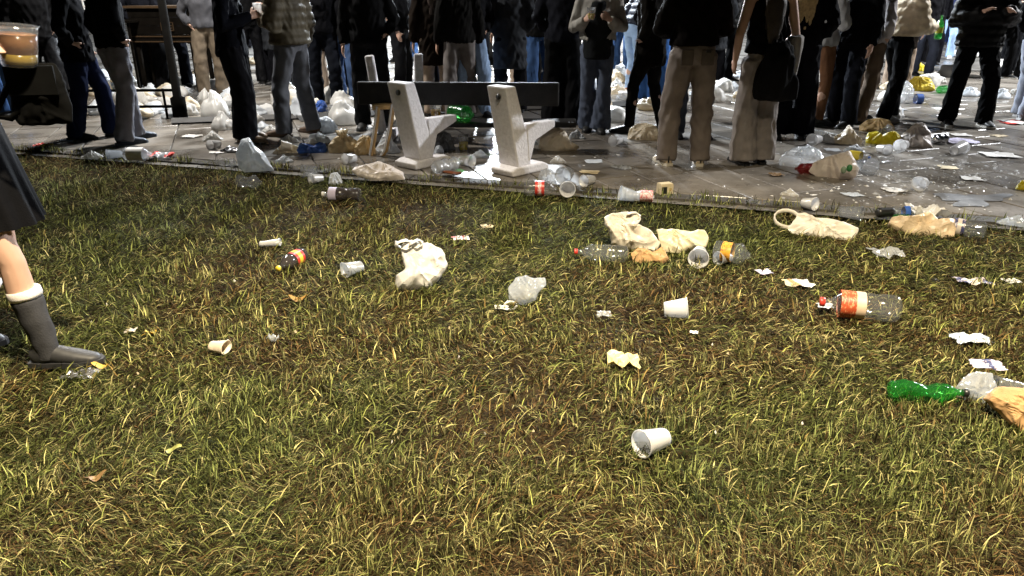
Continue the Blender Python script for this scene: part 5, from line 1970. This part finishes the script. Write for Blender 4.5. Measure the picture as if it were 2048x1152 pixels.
def handbag(label, c, w, d, h, m, strap_to, rz=0, tilt=0):
    t = empty('handbag', c, rz)
    V, Ff = pillow([(-.5 * w, .03), (-.42 * w, 0), (.42 * w, 0), (.5 * w, .03), (.46 * w, h * .8), (.36 * w, h), (-.36 * w, h), (-.46 * w, h * .8)], d * .5, 5)
    bb_ = obj('bag_body', mesh('bag_body', [(V, Ff)], m), t)
    obj('flap', mesh('flap', [box(0, -d * .5, h * .74, w * .8, .012, h * .45)], m, smooth=False), bb_)
    s_ = Vector(strap_to) - Vector(c)
    s_.rotate(Quaternion((0, 0, 1), -rz))
    obj('strap', mesh('strap', [tube([(-w * .35, 0, h * .8), s_ * .6 + Vector((-.03, 0, 0)), s_, s_ * .6 + Vector((.03, 0, 0)), (w * .35, 0, h * .8)], [(.012, .004)] * 5, 6)], m), t)
    tag(t, label, 'handbag')
    return t


hbp = at_depth(92, 250, 2.75)
handbag('black handbag swinging in front of the striding woman', tuple(hbp), .20, .08, .22, mat('black_leather', (.004, .004, .004), .9, .2, 20, spec=.04), tuple(place(wk, (.22, .20, 1.12))), 0.2)

person('person in dark coat, navy jeans and heeled boots at left', 190, 276, -75, h=1.70, step=.34, st=.07, tcol=BLACK, hem=.80, lcol=(.008, .012, .034), leg='straight', hair=('long', (.02, .015, .01)))
person('person in black sweater and grey jeans left of the lamp post', 262, 284, -40, h=1.76, step=.22, tcol=BLACK, top='sweater', hem=.92, lcol=GREYJ, leg='straight', shoe=(.02, .03, .05), skin=None)
person('person in tan trousers and pale top behind the black wide-leg trousers', 432, 200, 200, h=1.78, tcol=(.05, .05, .055), top='sweater', lcol=(.10, .078, .055), leg='straight', hem=.95)
a = person('person in black jacket and wide black trousers holding a white cup', 488, 280, -80, h=1.74, st=.10, tcol=(0.0040, 0.0045, 0.0070), leg='wide', lcol=(0.0060, 0.0060, 0.0075), hem=.84, shoe=(.22, .15, .09), armR=HOLD_R, gripR=True, armL=HOLD_L)
held(a, 1, 'white cup held by the person in wide black trousers')
b = person('man in olive-brown jacket and faded grey jeans with brown shoes', 600, 270, 68, h=1.76, st=.15, step=.16, tcol=(0.0550, 0.0460, 0.0300), top='puffer', lcol=(0.0750, 0.0780, 0.0880), shoe=(.10, .06, .035), hem=.93, armL=HOLD_L, gripL=True)
held(b, -1, 'cup held by the man in the olive-brown jacket', dz=-.01)
DARKS = [('dark-clothed person standing left of the black plank, hands in pockets', 655, 208, 190, .03), ('person in dark jeans behind the brown-jacketed man', 700, 204, 170, .05),
         ('person in black leather jacket standing behind the left end of the plank', 760, 258, 185, .015), ('person in long dark brown coat behind the bench', 868, 236, 10, .016)]
person(DARKS[0][0], 655, 208, 190, tcol=BLACK, lcol=(0.0060, 0.0070, 0.0100), h=1.78)
person(DARKS[1][0], 698, 206, 165, tcol=BLACK, lcol=(0.0300, 0.0500, 0.1000), h=1.70)
person(DARKS[2][0], 748, 256, 185, tcol=(0.0060, 0.0060, 0.0065), lcol=(0.0050, 0.0050, 0.0060), h=1.78, top='jacket', trough=.6)
person(DARKS[3][0], 876, 232, 12, tcol=(0.0100, 0.0070, 0.0050), lcol=(0.2200, 0.1700, 0.1300), h=1.72, top='coat', hem=.62, hair=('long', (.03, .015, .008)))
person('person in black jacket and light-blue jeans behind the bench', 942, 232, 200, tcol=BLACK, lcol=(0.1600, 0.2200, 0.3200), h=1.74, leg='straight')
person('person in grey trousers behind the bench, left of the light-blue jeans', 922, 236, 15, tcol=(0.0070, 0.0065, 0.0060), lcol=(0.1000, 0.0900, 0.0850), h=1.70)
person('person in long charcoal coat behind the middle of the bench', 1020, 226, 5, tcol=(0.0280, 0.0300, 0.0340), lcol=(0.0060, 0.0060, 0.0070), h=1.74, top='coat', hem=.55)
person('person in black jacket and dark-blue jeans between charcoal coat and black trousers', 1078, 212, 195, tcol=(0.0070, 0.0070, 0.0070), lcol=(0.0250, 0.0500, 0.1100), h=1.72)
person('man in black jacket and loose black trousers at the bench end', 1122, 247, -20, tcol=(0.0075, 0.0080, 0.0110), lcol=(0.0060, 0.0060, 0.0065), h=1.80, leg='wide', hem=.88, fat=1.0)
c = person('person in pale-sleeved jacket and flared jeans holding a beer cup', 1188, 262, 172, h=1.68, st=.07, step=.10, tcol=(0.2000, 0.1900, 0.1700), leg='flare', lcol=(0.0550, 0.0650, 0.0900), top='jacket', hem=1.0, armR=HOLD_R, armL=HOLD_L, gripR=True, gripL=True)
obj('vest', remesh('vest', [tube([(0, .03, .80), (0, .03, 1.1), (0, .035, 1.40)], [(.16, .135), (.165, .14), (.10, .12)], 16)], fabric((.012, .013, .014)), .014, 2, folds(9, .005, 6, 6)), c)
held(c, 1, 'cup of beer held up by the person in the pale-sleeved jacket', drink=BEER, level=.55, r=.046, h=.12, m=clear_mat('clearer_cup'))
person('person in navy puffer jacket and light-blue jeans bending forward', 1262, 192, -60, h=1.70, tcol=(0.0160, 0.0200, 0.0340), top='puffer', lcol=LJ, leg='slim', lean=.45, shoe=(.35, .12, .06), hem=.98)
person('person in bright blue jeans behind the bending person', 1305, 202, 180, h=1.70, tcol=BLACK, lcol=(0.0300, 0.0800, 0.2200), leg='straight')
person('dark-coated person stepping past left of the man in khaki trousers', 1290, 266, 60, h=1.72, step=.30, tcol=(0.0060, 0.0050, 0.0040), lcol=(0.0070, 0.0060, 0.0050), leg='slim', top='coat', hem=.72)
khaki = person('man in black top and khaki trousers standing with his back to us', 1367, 330, 2, h=1.78, st=.135, tcol=(0.0055, 0.0045, 0.0040), top='jacket', lcol=KHAKI, shoe=(.62, .52, .38), sole=(.66, .60, .48), hem=1.0, fat=1.06, toes=.2, armL=((-.28, .06, 1.12), (-.15, .26, 1.08)), armR=((.28, .06, 1.12), (.15, .26, 1.08)))
for sx in (-1, 1):
    for ch in [c_ for c_ in khaki.children if c_.name.startswith('trousers')]:
        pm = mesh('back_pocket', [box(sx * .085, -.142, .915, .105, .014, .125)], fabric((.115, .096, .082)), smooth=False)
        pk_ = obj('back_pocket', pm, ch)
        bv = pk_.modifiers.new('bevel', 'BEVEL')
        bv.width = .006
        if sx > 0:
            obj('pocket_tab', mesh('pocket_tab', [box(sx * .085, -.151, .962, .04, .006, .02)], BLACKPL, smooth=False), pk_)
for ch in [c_ for c_ in khaki.children if c_.name.startswith('shoe')]:
    c0 = np.array([v_.co for v_ in ch.data.vertices])
    i_ = c0[:, 1].argmin()
    obj('heel_tab', mesh('heel_tab', [box(float(c0[i_, 0]), float(c0[i_, 1]) - .001, .062, .013, .012, .055)], BLACKPL, smooth=False), ch)
person('person in dark jeans standing behind the man in khaki trousers', 1372, 272, 185, h=1.74, tcol=BLACK, lcol=(0.0400, 0.0450, 0.0550))
w = person('bare-armed woman in black top and grey-white wide trousers, back to us', 1502, 328, 8, h=1.70, st=.085, tcol=(0.0050, 0.0050, 0.0055), top='tee', sleeve=False, lcol=(.20, .18, .168), leg='wide', shoe=(.012, .012, .012), hem=.98, skin=SKIN,
           hair=('long', (.03, .02, .012)), armL=((-.26, -.03, 1.13), (-.235, .06, .92)), armR=((.26, -.02, 1.13), (.2, .12, 1.0)), fat=.86)
P, Ff = blob(210, 'dome', 50, 32)
P[:, 2] = P[:, 2]
o = obj('jacket', mesh('tied_jacket', [((P * [.40, .20, .50]).tolist(), Ff)], fabric((.010, .010, .011))))
q = place(w, (.06, -.15, .58))
o.location = q
o.name = 'tied_jacket'
tag(o, 'black jacket hanging at the back of the bare-armed woman', 'jacket')
P, Ff = blob(213, 'tall', 30, 20)
P[:, 2] = 1 - P[:, 2]
o = obj('sleeve', mesh('hanging_scarf', [((P * [.14, .10, .50]).tolist(), Ff)], fabric((.34, .32, .30))))
o.name = 'hanging_scarf'
o.location = place(w, (.245, -.06, .62))
tag(o, 'pale grey scarf hanging at the right hip of the bare-armed woman', 'scarf')
person('person all in black with wide trousers right of the bare-armed woman', 1574, 276, -10, h=1.78, tcol=(0.0045, 0.0045, 0.0050), lcol=(0.0050, 0.0050, 0.0070), leg='wide', hair=('long', (.42, .30, .13)))
d = person('person in grey patterned sleeve holding out an empty cup', 1618, 250, -55, h=1.70, tcol=(0.2200, 0.2200, 0.2200), lcol=(0.1100, 0.0550, 0.0300), leg='slim', armR=HOLD_R, gripR=True)
held(d, 1, 'empty clear cup held out right of the patterned grey sleeve', m=clear_mat('clearer_cup', milk=.35), h=.125, r=.045)
person('person in black jacket and dark jeans behind the right heap', 1680, 250, 120, h=1.76, tcol=(0.0055, 0.0055, 0.0060), lcol=(0.0080, 0.0090, 0.0130), leg='straight')
person('person in brown trousers and pale striped top behind the heap', 1716, 244, -70, h=1.68, step=.24, tcol=(0.3000, 0.2800, 0.2800), lcol=(0.0850, 0.0620, 0.0450), leg='straight', top='sweater')
e = person('person in beige puffer jacket and black trousers with a green bottle', 1772, 240, -78, h=1.68, step=.28, tcol=(.48, .40, .28), top='puffer', lcol=(0.0040, 0.0040, 0.0045), leg='straight', shoe=(.55, .54, .52), hem=1.0, armR=((.24, .06, 1.12), (.14, .30, 1.10)), gripR=True)
hp = place(e, (.10, .42, .96))
t = empty('plastic_bottle', hp)
v, f = lathe([(q_[1] * .04, (1 - q_[0]) * .26) for q_ in SPROF], 18)
obj('bottle_body', mesh('bottle_body', [(v, f)], GREENPET), t)
v, f = lathe([(.0405, .07), (.0405, .13)], 18)
obj('label_band', mesh('label_band', [(v, f)], mat('green_yellow_label', (.45, .5, .05), .4)), t)
v, f = lathe([(.0, .262), (.0125, .262), (.0125, .238)], 14)
obj('cap', mesh('cap', [(v, f)], GREENPET), t)
tag(t, 'green bottle carried by the person in the beige puffer jacket', 'bottle')
person('far person in wide black trousers with a shoulder bag', 1852, 128, 170, h=1.74, tcol=BLACK, lcol=(0.0050, 0.0050, 0.0060), leg='wide')
person('far person in light-blue jeans right of the wide black trousers', 1884, 116, 150, h=1.72, tcol=(0.0200, 0.0250, 0.0600), lcol=LJ, leg='straight', shoe=(.5, .5, .5))
person('far person in grey-blue jeans between the wide black trousers and beige jacket', 1835, 150, 190, h=1.7, tcol=(0.0070, 0.0070, 0.0080), lcol=(0.0500, 0.0600, 0.0900))
person('man in black jacket and black jeans standing apart on the right paving', 1922, 250, 172, h=1.78, st=.17, tcol=(0.0060, 0.0060, 0.0060), top='puffer', lcol=(0.0035, 0.0035, 0.0040), leg='straight', shoe=(.012, .012, .012), sole=(.5, .47, .42), hem=.86, armR=HOLD_R, armL=HOLD_L)
person('person in black top and grey jeans cut by the right edge', 2042, 236, -70, h=1.74, step=.2, tcol=BLACK, lcol=(0.1600, 0.1700, 0.2000), leg='straight', shoe=(.3, .3, .32), sole=(.6, .6, .6))

# further rows of the crowd: dark copies of a few of the people above
far_src = [o for o in bpy.data.objects if o.name.startswith('person') and o.type == 'EMPTY']
r = random.Random(12)
pool = [o for o in far_src if not any(k in o['label'] for k in ('cup', 'bending', 'bottle', 'khaki', 'bare-armed', 'striding', 'olive', 'sweater', 'beige', 'right edge', 'pale', 'light-blue', 'bright blue'))]
spots = []
ZL = ['behind the bench', 'behind the lamp post and rail', 'at the far left behind the striding woman', 'between khaki trousers and bare-armed woman', 'behind the right-hand heap', 'at the right edge behind the grey jeans',
      'behind the cup holders left of the bench', 'behind the bending person in light-blue jeans', 'in the distance at top right', 'in the distance behind the bench']
for zi, (u0, u1, v0, v1, n) in enumerate(((620, 1110, 165, 196, 9), (300, 420, 160, 196, 3), (20, 120, 170, 235, 3), (1410, 1470, 150, 190, 2), (1590, 1800, 120, 180, 7), (1960, 2060, 130, 170, 3), (460, 640, 150, 185, 5), (1120, 1420, 118, 160, 8), (1830, 1960, 60, 90, 6), (430, 1100, 95, 140, 12))):
    for k in range(n):
        u, v = u0 + (u1 - u0) * (k + r.uniform(.25, .75)) / n, r.uniform(v0, v1)
        if abs(u - 978) < 16: u += 40 if u > 978 else -40
        spots.append((u, v, ZL[zi]))
for u, v, zl in spots:
    s_ = r.choice(pool)
    o = copy_tree(s_)
    o.location = G(u, v, PZ)
    o.rotation_euler = (0, 0, r.uniform(0, 6.28))
    tag(o, 'person standing in the rear rows ' + zl, 'person', 'rear rows ' + zl)
